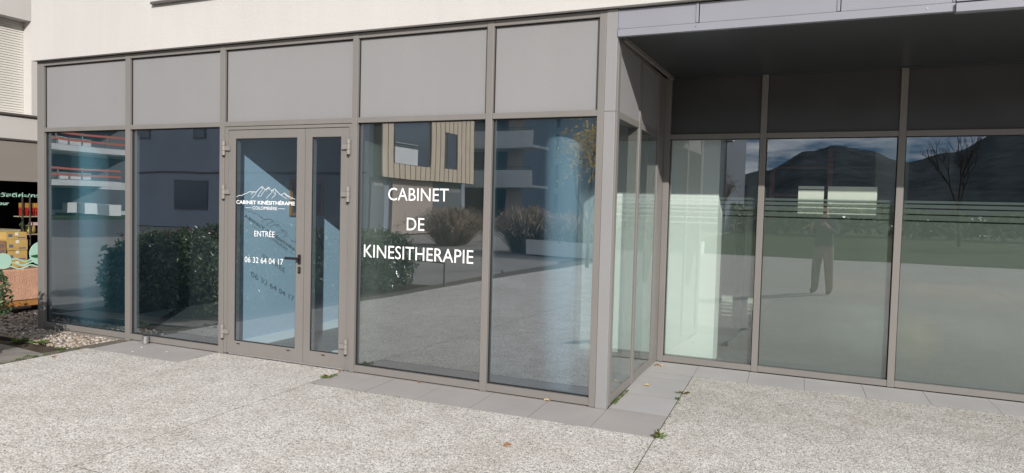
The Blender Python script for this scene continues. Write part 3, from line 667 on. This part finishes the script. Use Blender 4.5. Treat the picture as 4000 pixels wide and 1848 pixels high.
# planter, decorations, boxes, shelf
pl = thing('concrete_planter', 'rough terracotta coloured planter in front of the neighbouring shop', 'planter', (-8.15, .4, 0))
q = MB(); a = [(-8.0, .15), (-8.0, .125), (-8.03, .50), (-8.34, .50)]
q.box(-8.34, -8.0, -.55, 1.35, .125, .525); q.obj('trough', M['terracotta'], pl, bevel=.012); MB().box(-8.33, -8.02, -.54, 1.35, .045, .1245).obj('base_plinth', M['orange_wood'], pl)
for yy in (-.4, .3, 1.0): MB().box(-8.30, -8.06, yy-.05, yy+.05, -.045, .0445).obj('foot', M['sill'], pl)
XD = -8.06
def disc(name, y, z, r, label):
    t_ = thing(name, label, 'decoration', (XD, y, z)); q = MB(); n = 28
    pts = [(y+r*math.cos(2*math.pi*i/n), z+r*math.sin(2*math.pi*i/n)) for i in range(n)]
    q.face([(XD, p[0], p[1]) for p in pts]); q.face([(XD-.012, p[0], p[1]) for p in reversed(pts)])
    for i in range(n):
        p_, r_ = pts[i], pts[(i+1) % n]; q.face([(XD, p_[0], p_[1]), (XD-.012, p_[0], p_[1]), (XD-.012, r_[0], r_[1]), (XD, r_[0], r_[1])])
    q.obj('disc', M['mint'], t_); return t_
t_ = disc('painted_disc', .94, .715, .155, 'mint green disc painted with a chilli behind the planter')
q = MB()
def blade(q, y0, z0, y1, z1, wd, bend, x):
    n = 8; L_ = []; R_ = []
    for i in range(n+1):
        t = i/n; y = y0+(y1-y0)*t; z = z0+(z1-z0)*t+bend*math.sin(math.pi*t); ww = wd*math.sin(math.pi*min(1, .12+t*.88))
        L_.append((x, y, z+ww)); R_.append((x, y, z-ww))
    q.face(L_+R_[::-1])
blade(q, .80, .685, 1.0, .70, .022, -.012, XD+.003); q.obj('chilli', M['green'], t_)
q = MB(); blade(q, .90, .70, 1.02, .735, .016, .01, XD+.004); q.obj('chilli', M['chilli_yellow'], t_)
disc('mint_disc', .46, .64, .10, 'plain mint green disc at the left end of the waves')
wv = thing('wave_decoration', 'three wavy mint green bands standing on the planter', 'decoration', (XD, .7, .55))
for k, zc_ in enumerate((.640, .592, .548)):
    q = MB(); n = 26; pts = []
    for i in range(n+1):
        y = .50+.62*i/n; pts.append((y, zc_+.021*math.cos((y-.60+.035*k)*2*math.pi/.27)+ (.05*max(0, y-.84) if k else 0)))
    for (a_, b_) in zip(pts, pts[1:]):
        for x in (-8.075, -8.063):
            q.face([(x, a_[0], a_[1]-.009), (x, b_[0], b_[1]-.009), (x, b_[0], b_[1]+.009), (x, a_[0], a_[1]+.009)])
        q.face([(-8.075, a_[0], a_[1]+.009), (-8.063, a_[0], a_[1]+.009), (-8.063, b_[0], b_[1]+.009), (-8.075, b_[0], b_[1]+.009)])
    q.obj('wave', M['mint'], wv)
q = MB()
for y in (.56, .80, 1.04): q.box(-8.088, -8.076, y-.008, y+.008, .50, .66)
q.obj('stake', M['sill'], wv)
def carton(x0, x1, y0, y1, z0, z1, label, m='card', top=False):
    t_ = thing('cardboard_box', label, 'box', ((x0+x1)/2, (y0+y1)/2, z0), 'cardboard boxes stacked by the shop')
    MB().box(x0, x1, y0, y1, z0, z1).obj('carton', M[m], t_, bevel=.004)
    MB().box(x1+.0005, x1+.0015, y0+(y1-y0)*.42, y0+(y1-y0)*.58, z1-.045, z1-.004).obj('tape', M['tape'], t_)
    q = MB(); q.box(x1+.0005, x1+.0012, y0+(y1-y0)*.55, y1-.025, z0+.02, z0+.036); q.box(x1+.0005, x1+.0012, y0+.03, y0+(y1-y0)*.3, z0+.04, z0+.08); q.obj('printed_mark', M['print_blue'], t_)
    if top: MB().prism([(x0-.01, y0+.02), (x1, y0), (x1, y0+.13), (x0, y0+.15)], z1+.001, z1+.004).obj('flap', M[m], t_)
carton(-8.95, -8.62, .83, 1.10, .42, .58, 'yellow cardboard box at the bottom of the visible stack'); carton(-8.95, -8.62, .835, 1.10, .581, .726, 'yellow cardboard box third from the bottom under the labelled ones')
carton(-8.95, -8.61, .825, 1.10, .727, .868, 'yellow cardboard box just under the top one'); carton(-8.96, -8.62, .82, 1.095, .869, .972, 'topmost yellow cardboard box of the stack', top=True)
carton(-8.95, -8.60, .50, .815, .70, .775, 'thin brown cardboard box beside the stack', 'card_brown'); carton(-8.95, -8.60, .50, .81, .776, .862, 'upper brown cardboard box beside the yellow stack', 'card_brown'); carton(-8.95, -8.6, .5, .81, .42, .699, 'large brown cardboard box lowest beside the stack', 'card_brown')
bn = thing('bench', 'plain low bench carrying the cardboard boxes', 'bench', (-8.8, .8, 0)); MB().box(-8.97, -8.5, .2, 1.2, .38, .419).obj('seat', M['shelf'], bn)
for y in (.26, 1.14):
    for x in (-8.93, -8.54): MB().box(x-.02, x+.02, y-.02, y+.02, -.03, .3795).obj('leg', M['sill'], bn)
su = thing('shelf_unit', 'dark shelf unit with pale boards inside the neighbouring shop', 'shelf', (-9.35, 1.6, 0))
for z, y0 in ((1.155, 1.445), (.893, 1.50), (.62, 1.45)): MB().box(-9.5, -9.29, y0, 2.2, z, z+.012).obj('shelf_board', M['shelf'], su)
for y in (1.445, 1.552): MB().box(-9.3, -9.285, y-.008, y+.008, 0, 1.45).obj('upright', M['sill'], su)
for i in range(3): tag(MB().box(-9.44, -9.32, 1.48+.085*i, 1.555+.085*i, 1.1675, 1.262).obj('red_packet', M['red_pack'], bevel=.01), ('red packet at the left end of the upper shelf', 'red packet in the middle of the upper shelf', 'red packet at the right end of the upper shelf')[i], 'packet', 'packets on the upper shop shelf')
tag(MB().box(-9.44, -9.32, 1.48, 1.70, 1.263, 1.29).obj('red_packet', M['red_pack'], bevel=.004), 'flat red packet lying across the three red ones', 'packet', 'packets on the upper shop shelf')
for i in range(3): tag(MB().box(-9.44, -9.32, 1.48+.075*i, 1.55+.075*i, 1.291, 1.36).obj('gold_packet', M['gold_pack'], bevel=.004), ('left gold packet on top of the red ones', 'middle gold packet on top of the red ones', 'right gold packet on top of the red ones')[i], 'packet', 'packets on the upper shop shelf')
tag(MB().box(-9.44, -9.33, 1.62, 1.70, 1.03, 1.075).obj('pink_box', M['pink']), 'pink box on the straw basket', 'box')
tag(MB().lathe([(.05, .906), (.075, .95), (.07, 1.0), (.055, 1.028)], 18, (-9.38, 1.61, 0)).obj('straw_basket', M['straw'], smooth=True), 'straw basket on the lower shop shelf', 'basket')
pp = thing('potted_plant', 'green potted plant on the lower shop shelf', 'plant', (-9.36, 1.51, .905)); MB().lathe([(.022, .906), (.03, .98), (.03, .985)], 14, (-9.36, 1.515, 0)).obj('pot', M['tuft'], pp)
q = MB(); leaves(q, lambda: (Vector((-9.34+random.gauss(0, .02), 1.49+random.gauss(0, .03), 1.02+random.gauss(0, .03))), Vector((1, 0, .3))), 40, .05); q.obj('foliage', M['hedge'], pp)
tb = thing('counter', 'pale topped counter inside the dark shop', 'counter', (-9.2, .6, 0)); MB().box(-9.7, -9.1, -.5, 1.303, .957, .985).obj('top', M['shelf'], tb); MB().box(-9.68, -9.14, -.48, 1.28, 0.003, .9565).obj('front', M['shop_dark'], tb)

# ------------------------------------------------------------------ hedges in front (seen at the left edge and in the glass)
def hedge(label, cx_, cy_, rx, ry, h, n, seed, leafsize=.066, reds=.0, name='hedge', m='hedge', grp='clipped hedges beside the paving'):
    rr = random.Random(seed); t_ = thing(name, label, 'hedge', (cx_, cy_, 0), grp)
    def pt():
        a = rr.uniform(0, 2*math.pi); u = rr.random(); zf = u**.8
        lump = 1+.24*noise.noise(Vector((math.cos(a)*1.6+seed, math.sin(a)*1.6, zf*2)))+.07*noise.noise(Vector((math.cos(a)*5, math.sin(a)*5+seed, zf*6)))
        prof = (1-max(0, (zf-.55)/.45)**2.2*.75)*(.86+.14*min(1, zf*3))
        if rr.random() < .3: rad = math.sqrt(rr.random()); zf = 1-.10*rad*rad+rr.gauss(0, .03); prof = rad*.82
        ca, sa = math.cos(a), math.sin(a); e = .5
        sx2 = math.copysign(abs(ca)**e, ca); sy2 = math.copysign(abs(sa)**e, sa)
        dd = rr.uniform(.86, 1.03)
        p = Vector((cx_+rx*sx2*prof*lump*dd, cy_+ry*sy2*prof*lump*dd, .03+h*zf*(1+.05*noise.noise(Vector((ca*3, sa*3, seed))))))
        return p, Vector((ca, sa, .5)).normalized()
    q = MB(); leaves(q, pt, n, leafsize, rnd=rr)
    for _ in range(70):
        p0, n0 = pt(); dn = (n0+Vector((rr.gauss(0, .4), rr.gauss(0, .4), rr.uniform(.2, .9)))).normalized(); ln_ = rr.uniform(.05, .17)
        leaves(q, lambda: (p0+dn*ln_*rr.random()+Vector((rr.gauss(0, .012), rr.gauss(0, .012), rr.gauss(0, .012))), Vector((rr.gauss(0, 1), rr.gauss(0, 1), 1)).normalized()), 9, leafsize*1.05, rnd=rr)
    # inner mass of leaves so that light does not pass straight through
    def pin():
        x = rr.uniform(-.8, .8); y = rr.uniform(-.8, .8); return Vector((cx_+x*rx, cy_+y*ry, rr.uniform(.05, h*.85))), Vector((rr.gauss(0, 1), rr.gauss(0, 1), .3)).normalized()
    leaves(q, pin, n//3, leafsize*2.2, rnd=rr)
    if reds:
        for _ in range(int(n*reds)):
            p, _n = pt()
            if p.z > h*.85: leaves(q, lambda: (p+Vector((rr.gauss(0, .03), rr.gauss(0, .03), rr.uniform(.02, .10))), Vector((0, 0, 1))), 3, leafsize, mi=1, rnd=rr)
    o = q.obj('foliage', [M[m], M['redtip']], t_); o['kind'] = 'stuff'
    s_ = MB()
    for i in range(6):
        x = cx_+rr.uniform(-.5, .5)*rx; y = cy_+rr.uniform(-.5, .5)*ry; s_.tube((x, y, -.03), (x+rr.gauss(0, .08), y+rr.gauss(0, .08), h*.6), .018, .008, 6)
    s_.obj('stem', M['bark'], t_); return t_
hedge('clipped green hedge at the left edge beside the slate path', -6.40, -1.74, 1.0, .86, .97, 12000, 11, reds=.004)
hedge('second clipped hedge further along the bed', -6.2, -3.55, .85, .85, 1.0, 8000, 12, reds=.006)
hedge('third clipped hedge by the end of the bed', -6.1, -5.2, .88, .75, .95, 7000, 13)
hedge('far hedge at the back of the bed', -7.9, -4.6, .6, 1.2, 1.05, 5000, 14)
hr = thing('hoop_rail', 'low metal hoop rail at the end of the planting bed', 'rail', (-5.3, -6.3, 0))
q = MB(); q.tube((-4.95, -6.15, 0), (-4.95, -6.15, .42), .018); q.tube((-5.85, -6.5, 0), (-5.85, -6.5, .42), .018); q.tube((-4.95, -6.15, .42), (-5.85, -6.5, .42), .018); q.obj('tube', M['post'], hr)

# ------------------------------------------------------------------ square in front: what the glass mirrors
def grass_clump(cx_, cy_, r, h, n, label, seed):
    rr = random.Random(seed); q = MB()
    for i in range(n):
        a = rr.uniform(0, 6.28); u = rr.random()**.6; rad = r*.35*u; b = Vector((cx_+math.cos(a)*rad, cy_+math.sin(a)*rad, 0)); l = h*rr.uniform(.7, 1.05)*(1-.45*u*u)
        d = Vector((math.cos(a+rr.gauss(0, .3)), math.sin(a+rr.gauss(0, .3)), 0)); out_ = r*(.25+.65*u)*rr.uniform(.5, 1.1); wd = rr.uniform(.008, .018); sd = Vector((-d.y, d.x, 0))*wd
        pts = [b, b+d*out_*.35+Vector((0, 0, l*.65)), b+d*out_*.75+Vector((0, 0, l)), b+d*out_*1.1+Vector((0, 0, l*rr.uniform(.75, 1.0)))]
        k = len(q.v); mi = 1 if rr.random() < .2 else 0
        for p_, ww in zip(pts, (1, 1.2, .9, .5)): q.v += [tuple(p_-sd*ww), tuple(p_+sd*ww)]
        for j in range(3): q.f.append((k+2*j, k+2*j+1, k+2*j+3, k+2*j+2)); q.mi.append(mi)
        if rr.random() < .5:
            e = pts[3]; leaves(q, lambda: (e+Vector((rr.gauss(0, .04), rr.gauss(0, .04), rr.gauss(0, .07))), Vector((rr.gauss(0, 1), rr.gauss(0, 1), .3)).normalized()), 3, .08, mi=0, rnd=rr)
    tag(q.obj('grass_clump', [M['dry'], M['hedge']]), label, 'grass clump', 'tall ornamental grasses on the square')
grass_clump(-11.4, -18, 1.7, 1.45, 800, 'rounded clump of dry ornamental grass before the storefronts', 21)
grass_clump(-7.6, -16.2, 1.5, 1.5, 750, 'tall dry grasses behind the low concrete bench', 22)
grass_clump(-5.9, -16.6, 1.6, 1.35, 750, 'grass clump right of the low concrete bench', 23)
grass_clump(-4.2, -16.8, 1.6, 1.2, 650, 'grass clump under the yellow tree', 24)
lw = thing('concrete_bench', 'low concrete bench block on the square', 'bench', (-5.2, -15.4, 0)); MB().box(-7.2, -2.5, -15.8, -15.2, .0, .46).obj('block', M['bld_conc'], lw, bevel=.02)

def tree(label, x, y, h, seed, leafm=None, nleaf=0, lsize=.1, depth=4, r0=.09, spread=.55, name='tree', grp=None, leafz=(0, 99)):
    rr = random.Random(seed); t_ = thing(name, label, 'tree', (x, y, 0), grp); q = MB(); tips = []
    def grow(p, d, l, r, k):
        e = p+d*l; q.tube(p, e, r, r*.68, 6, caps=False)
        if k == 0: tips.append(e); return
        if k <= 2: tips.append(e)
        for i in range(3 if k > 1 else 2):
            a = Vector((rr.gauss(0, 1), rr.gauss(0, 1), rr.gauss(0, .6))).normalized()
            grow(e if i else e-d*l*.15, (d+a*spread+Vector((0, 0, .15))).normalized(), l*rr.uniform(.6, .82), r*.62, k-1)
    grow(Vector((x, y, -.1)), Vector((rr.gauss(0, .03), rr.gauss(0, .03), 1)).normalized(), h*.36, r0, depth)
    q.obj('trunk', M['bark'], t_)
    if nleaf:
        f = MB()
        def pt():
            b = rr.choice(tips); return b+Vector((rr.gauss(0, .22), rr.gauss(0, .22), rr.gauss(0, .2))), Vector((rr.gauss(0, 1), rr.gauss(0, 1), 1)).normalized()
        leaves(f, pt, nleaf, lsize, rnd=rr); f.obj('crown', M[leafm], t_)['kind'] = 'stuff'
    return t_
tree('thin young tree with yellow autumn leaves on the square', -4.15, -12.0, 3.6, 31, 'yellow_leaf', 1100, .11, 4, .05)
# large building with slatted box, storefronts and balconies
b1 = thing('slatted_building', 'grey building with an ochre slatted upper box, storefronts and concrete balconies', 'building', (-24, -28, 0))
MB().box(-32, -17.0, -29.4, -20.5, 0, 13).obj('wall', M['bld_wall'], b1); MB().box(-32, -17.6, -46, -38, 0, 13).obj('rear_wall', M['bld_wall'], b1)
MB().box(-17.0, -16.92, -28.9, -26, .02, 2.55).obj('storefront', M['bld_dark'], b1); MB().box(-17.0, -16.93, -21.6, -20.6, .02, 2.55).obj('storefront', M['bld_dark'], b1); MB().box(-24, -17.7, -38, -37.95, .02, 2.55).obj('storefront', M['bld_dark'], b1)
MB().box(-17.0, -16.9, -25.9, -22.2, .02, 2.58).obj('lit_wall', M['bld_beige'], b1)
MB().box(-16.97, -16.56, -29.2, -20.85, 2.6, 10).obj('upper_box', M['slat_gap'], b1)
yy = -20.86
while yy > -29.2:
    wdt = .385; y0, y1 = yy-wdt, yy
    segs = [(2.602, 9.9)]
    for (wa, wb, za, zb2) in ((-24.72, -21.82, 3.26, 6.1), (-27.5, -26.6, 3.26, 5.1)):
        if y1 > wa and y0 < wb: segs = [(2.602, za), (zb2, 9.9)]
    for za, zb2 in segs: MB().box(-16.559, -16.50, y0, y1, za, zb2).obj('slat', M['slat'], b1)
    yy -= .455
lg = MB().box(-16.5595, -16.545, -24.70, -21.84, 3.28, 6.08).obj('window', M['win'], b1); MB().box(-16.54, -16.5, -23.7, -21.84, 3.28, 4.0).obj('parapet', M['bld_conc'], lg); MB().box(-16.53, -16.49, -23.7, -21.84, 4.17, 4.21).obj('rail', M['post'], lg)
MB().box(-16.5595, -16.545, -27.48, -26.62, 3.28, 5.08).obj('window', M['win'], b1)
for z in (2.6, 5.06, 7.5, 9.9):
    bl = MB().box(-25.0, -15.4, -37.9, -35, z+.0, z+.16).obj('balcony', M['bld_conc'], b1); MB().box(-25, -15.4, -35.16, -35.0, z+.161, z+1.05).obj('parapet', M['bld_conc'], bl)
    q = MB(); q.tube((-25, -35.05, z+1.25), (-15.45, -35.05, z+1.25), .025, seg=6)
    for i in range(16): q.tube((-24.9+i*.62, -35.05, z+1.05), (-24.9+i*.62, -35.05, z+1.25), .015, seg=5)
    q.obj('rail', M['post'], bl)
MB().box(-17.6, -16.7, -36.6, -36, 0, 12).obj('pillar', M['bld_beige'], b1)
for a, b, z0, z1 in ((-28.65, -26.32, .9, 2.34), (-27.36, -26.55, 4.35, 6.2), (-22, -20.9, 4.4, 6.0), (-31.4, -30.3, 4.4, 6.0), (-24.6, -23.6, 1.0, 2.3)):
    wn = MB().box(a, b, -20.5, -20.47, z0, z1).obj('window', M['bld_dark'], b1); MB().box(a+.08, b-.08, -20.468, -20.455, z0+.08, z1-.08).obj('pane', M['win'], wn)
MB().box(-31.9, -17.1, -20.5, -20.46, 2.68, 2.76).obj('string_course', M['sill'], b1)
text('sign_lettering', 'BARBE', M['sign'], -17.03, -16.34+.0, 2.20, .17, b1, fn=lambda u, z: (-16.90+(u+16.34)*0, -20.0+(u+17.03)*0-.75-(u+17.03)*1.0, z))
text('sign_lettering', 'TRAITEUR', M['sign'], 0, 1.2, 2.10, .15, b1, fn=lambda u, z: (-16.90, -28.67+u, z))
# dark slab block further back
b2 = thing('apartment_block', 'tall grey apartment block in shade with a column of windows', 'building', (-14, -50, 0))
MB().box(-20.7, -6.0, -58, -45, 0, 16).obj('wall', M['bld_wall'], b2)
for z0 in (.7, 2.9, 5.1, 7.3, 9.5):
    for x in (-18.05, -14.2, -10.4):
        wn = MB().box(x, x+.72, -45, -44.97, z0, z0+1.72).obj('window', M['bld_dark'], b2); MB().box(x+.06, x+.66, -44.968, -44.955, z0+.55, z0+1.66).obj('pane', M['win'], wn)
# building site far left
b3 = thing('construction_building', 'concrete building under construction with red safety boards on its balconies', 'building', (-58, -38, 0))
MB().box(-66, -52.5, -44, -24, -.1, 12).obj('shell', M['bld_conc'], b3)
MB().box(-52.5, -52.42, -43, -25, .3, 1.95).obj('opening', M['bld_dark'], b3)
for z, y1 in ((2.12, -33.8), (4.72, -36.5), (7.3, -36.5)):
    MB().box(-52.5, -50, y1, -24, z, z+.42).obj('balcony', M['bld_conc'], b3); MB().box(-52.5, -52.42, -43, -25, z+.5, z+2.4).obj('opening', M['bld_dark'], b3)
    for dz in (.72, 1.2): MB().box(-50.06, -50.02, y1, -24, z+dz, z+dz+.15).obj('safety_board', M['rail_red'], b3)
    for i in range(6): MB().box(-50.13, -50.065, -24.6-2*i, -24.5-2*i, z+.42, z+1.4).obj('safety_post', M['post'], b3)
    for ya, yb in ((-27.5, -26.2), (-31.5, -29)): MB().box(-51.5, -50.6, ya, yb, z+.42, z+1.0).obj('pallet_load', M['bld_conc'], b3)
for x, wd in ((-58.8, 2.1), (-55.6, .8), (-53.6, 1.6)): tag(MB().box(x+5, x+5+wd, -31.5, -30.5, 0, .8).obj('site_crate', M['white']), {-58.8: 'long white block beside the building site', -55.6: 'small white block in the row beside the building site', -53.6: 'last white block beside the building site'}[x], 'block', 'white blocks by the building site')
MB().box(-62, -50, -32.5, -30, -.10, .05).obj('site_verge', M['lawn'], kind='structure')

# ------------------------------------------------------------------ park and hills (mirrored in the recessed glazing)
def ridge(name, dist, prof, seed, amp, thick):
    azs = [R(a*.25) for a in range(-300, 301)]; q = MB(); rows = 14; n = len(azs)
    def el(a):
        a = math.degrees(a)
        for (a0, e0), (a1, e1) in zip(prof, prof[1:]):
            if a0 <= a <= a1:
                t = (a-a0)/(a1-a0); t = t*t*(3-2*t); return e0+(e1-e0)*t
        return prof[0][1] if a < prof[0][0] else prof[-1][1]
    for r_ in range(rows):
        t = r_/(rows-1)
        for a in azs:
            dd = dist*(1+thick*t); e = el(a); h = dist*math.tan(R(e))*(1+thick)*t**.75
            h *= 1+amp*noise.fractal(Vector((a*14+seed, t*3, seed)), 1, 2, 4)*min(1, t*2)
            h += dist*.0011*noise.fractal(Vector((a*260+seed, t*40, seed)), .9, 2, 3)+dist*.0004*noise.fractal(Vector((a*60, t*9, seed)), 1, 2, 3)*t
            q.v.append((1.5+dd*math.sin(a), 3.8-dd*math.cos(a), h-2))
    for r_ in range(rows-1):
        for i in range(n-1): q.f.append((r_*n+i, r_*n+i+1, (r_+1)*n+i+1, (r_+1)*n+i)); q.mi.append(0)
    return q.obj(name, M['hill'], kind='structure', smooth=True)
ridge('hills', 900, [(-75, 3.5), (-40, 3.0), (-14, 2.2), (-8, 2.5), (-5, 3.2), (-2, 4.7), (0, 5.1), (2, 4.8), (4.2, 3.9), (7, 4.6), (10, 5.8), (14, 6.4), (25, 5), (75, 4)], 3, .03, .5)
tg = 'bare park trees beyond the lawn'
for i, (x, y, h, lb) in enumerate(((7.6, -36, 5.8, 'tall bare tree standing alone beyond the lawn'), (11.6, -40, 7, 'bare tree with many twigs beyond the lawn'), (15.6, -42, 7.5, 'big bare tree at the far side of the park'), (-8.6, -44, 4.8, 'pale leafed young tree by the lamp post'), (-6.2, -46, 4.2, 'bare bushy tree left of the lamp post'))):
    tree(lb, x, y, h, 40+i, 'dry' if i > 2 else None, 500 if i > 2 else 0, .16, 5 if i < 3 else 4, .085, .42, grp=tg)
def lamp(x, y, h, label):
    t_ = thing('street_lamp', label, 'street lamp', (x, y, 0), 'street lamps in the park'); MB().tube((x, y, -.1), (x, y, h), .06, .04, 10).obj('post', M['post'], t_)
    MB().lathe([(.05, h), (.42, h+.04), (.40, h+.10), (.1, h+.16)], 20, (x, y, 0)).obj('lamp_head', M['post'], t_)
lamp(-4.0, -31, 5.2, 'disc headed street lamp in front of the pale trees'); lamp(16.5, -52, 7.0, 'disc headed street lamp at the far end of the park')
rr = random.Random(77); q = MB()
def ptl():
    x = rr.uniform(-60, 60); h = 2.0+1.3*noise.noise(Vector((x*.15, 3, 0)))+.6*noise.noise(Vector((x*.6, 9, 0))); z = rr.random()**.8*h
    return Vector((x, -50+rr.gauss(0, .8)+.3*math.sin(x), z)), Vector((rr.gauss(0, .4), 1, .5)).normalized()
leaves(q, ptl, 15000, .55, rnd=rr); tag(q.obj('treeline', M['hedge']), kind='stuff')

# ------------------------------------------------------------------ the person taking the photograph (mirrored faintly in the recessed glazing)
def person():
    V = [(0,0,.86),(0,0,1.02),(0,.01,1.18),(0,0,1.34),(0,.01,1.43),(0,.02,1.50),(0,.03,1.60),(0,.02,1.68),   # 0-7 pelvis..head top
         (.09,0,.82),(.11,.02,.45),(.12,-.02,.09),(.125,.12,.03),                                            # 8-11 right leg
         (-.09,0,.82),(-.12,.03,.45),(-.15,-.01,.09),(-.165,.13,.03),                                        # 12-15 left leg
         (.17,0,1.36),(.25,.06,1.12),(.13,.27,1.28),(.11,.31,1.32),                                          # 16-19 right arm (raised to the phone)
         (-.17,0,1.36),(-.25,.06,1.12),(-.13,.27,1.28),(-.11,.31,1.32),                                      # 20-23
         (0,.115,1.575)]                                                                                      # 24 nose
    E = [(0,1),(1,2),(2,3),(3,4),(4,5),(5,6),(6,7),(0,8),(8,9),(9,10),(10,11),(0,12),(12,13),(13,14),(14,15),(3,16),(16,17),(17,18),(18,19),(3,20),(20,21),(21,22),(22,23),(6,24)]
    rad = {0:(.16,.12),1:(.16,.12),2:(.175,.125),3:(.165,.11),4:(.06,.06),5:(.062,.07),6:(.078,.095),7:(.06,.07),8:(.11,.105),9:(.088,.085),10:(.07,.07),11:(.04,.035),12:(.11,.105),13:(.088,.085),14:(.07,.07),15:(.04,.035),16:(.068,.068),17:(.047,.047),18:(.03,.03),19:(.032,.024),20:(.068,.068),21:(.047,.047),22:(.03,.03),23:(.032,.024),24:(.012,.012)}
    for sgn, palm in ((1, 19), (-1, 23)):
        for k, (dx, dz, ln) in enumerate(((-.02, .030, .055), (-.02, .012, .065), (-.02, -.006, .060), (-.02, -.024, .048), (-.005, .05, .04))):
            i = len(V); px_, py_, pz_ = V[palm]
            V.append((px_+sgn*dx*.3, py_+.028, pz_+dz*.8)); V.append((px_+sgn*(dx*.6-ln*.2), py_+.028+ln*.5, pz_+dz)); V.append((px_+sgn*(dx-ln*.6), py_+.028+ln*.55, pz_+dz+.004))
            E += [(palm, i), (i, i+1), (i+1, i+2)]
            for j in range(3): rad[i+j] = (.0095, .0095)
    me = bpy.data.meshes.new('person'); me.from_pydata(V, E, []); o = bpy.data.objects.new('person_tmp', me); COL.objects.link(o)
    sm = o.modifiers.new('skin', 'SKIN'); ss = o.modifiers.new('sub', 'SUBSURF'); ss.levels = 2; ss.render_levels = 2
    for i, v in enumerate(me.skin_vertices[0].data): v.radius = rad[i]; v.use_root = (i == 0)
    bpy.context.view_layer.update()
    m2 = bpy.data.meshes.new_from_object(o.evaluated_get(bpy.context.evaluated_depsgraph_get())); bpy.data.objects.remove(o)
    for m_ in ('shirt', 'trouser', 'skin', 'shoe'): m2.materials.append(M[m_])
    for p in m2.polygons:
        c = p.center; p.use_smooth = True
        p.material_index = 3 if c.z < .075 else 1 if c.z < .90 else 2 if (c.z > 1.445 and abs(c.x) < .12 and c.y < .2) or c.y > .245 else 0
    o = bpy.data.objects.new('person', m2); COL.objects.link(o)
    h = bpy.data.meshes.new('hair'); bmh = bmesh.new(); bmesh.ops.create_icosphere(bmh, subdivisions=3, radius=1)
    for v in list(bmh.verts):
        if v.co.z < -.15 and v.co.y > -.2: bmh.verts.remove(v)
    for v in bmh.verts: v.co = Vector((v.co.x*.09, v.co.y*.105+.005, v.co.z*.10+1.645))*1.0
    bmh.to_mesh(h); bmh.free(); h.materials.append(M['hair']); ho = bpy.data.objects.new('hair', h); COL.objects.link(ho); ho.parent = o
    ey = MB()
    for s_ in (-.03, .03): ey.lathe([(.004, -.006), (.010, 0), (.004, .006)], 10, (s_, .118, 1.605))
    ey.obj('eyes', M['black'], o); MB().box(-.022, .022, .112, .119, 1.545, 1.552).obj('mouth', M['redtip'], o)
    o.location = (1.34, -5.56, 0); o.rotation_euler = (0, 0, R(18))
    tag(o, 'person in a dark jacket and beige trousers standing on the square, hands raised', 'person')
person()
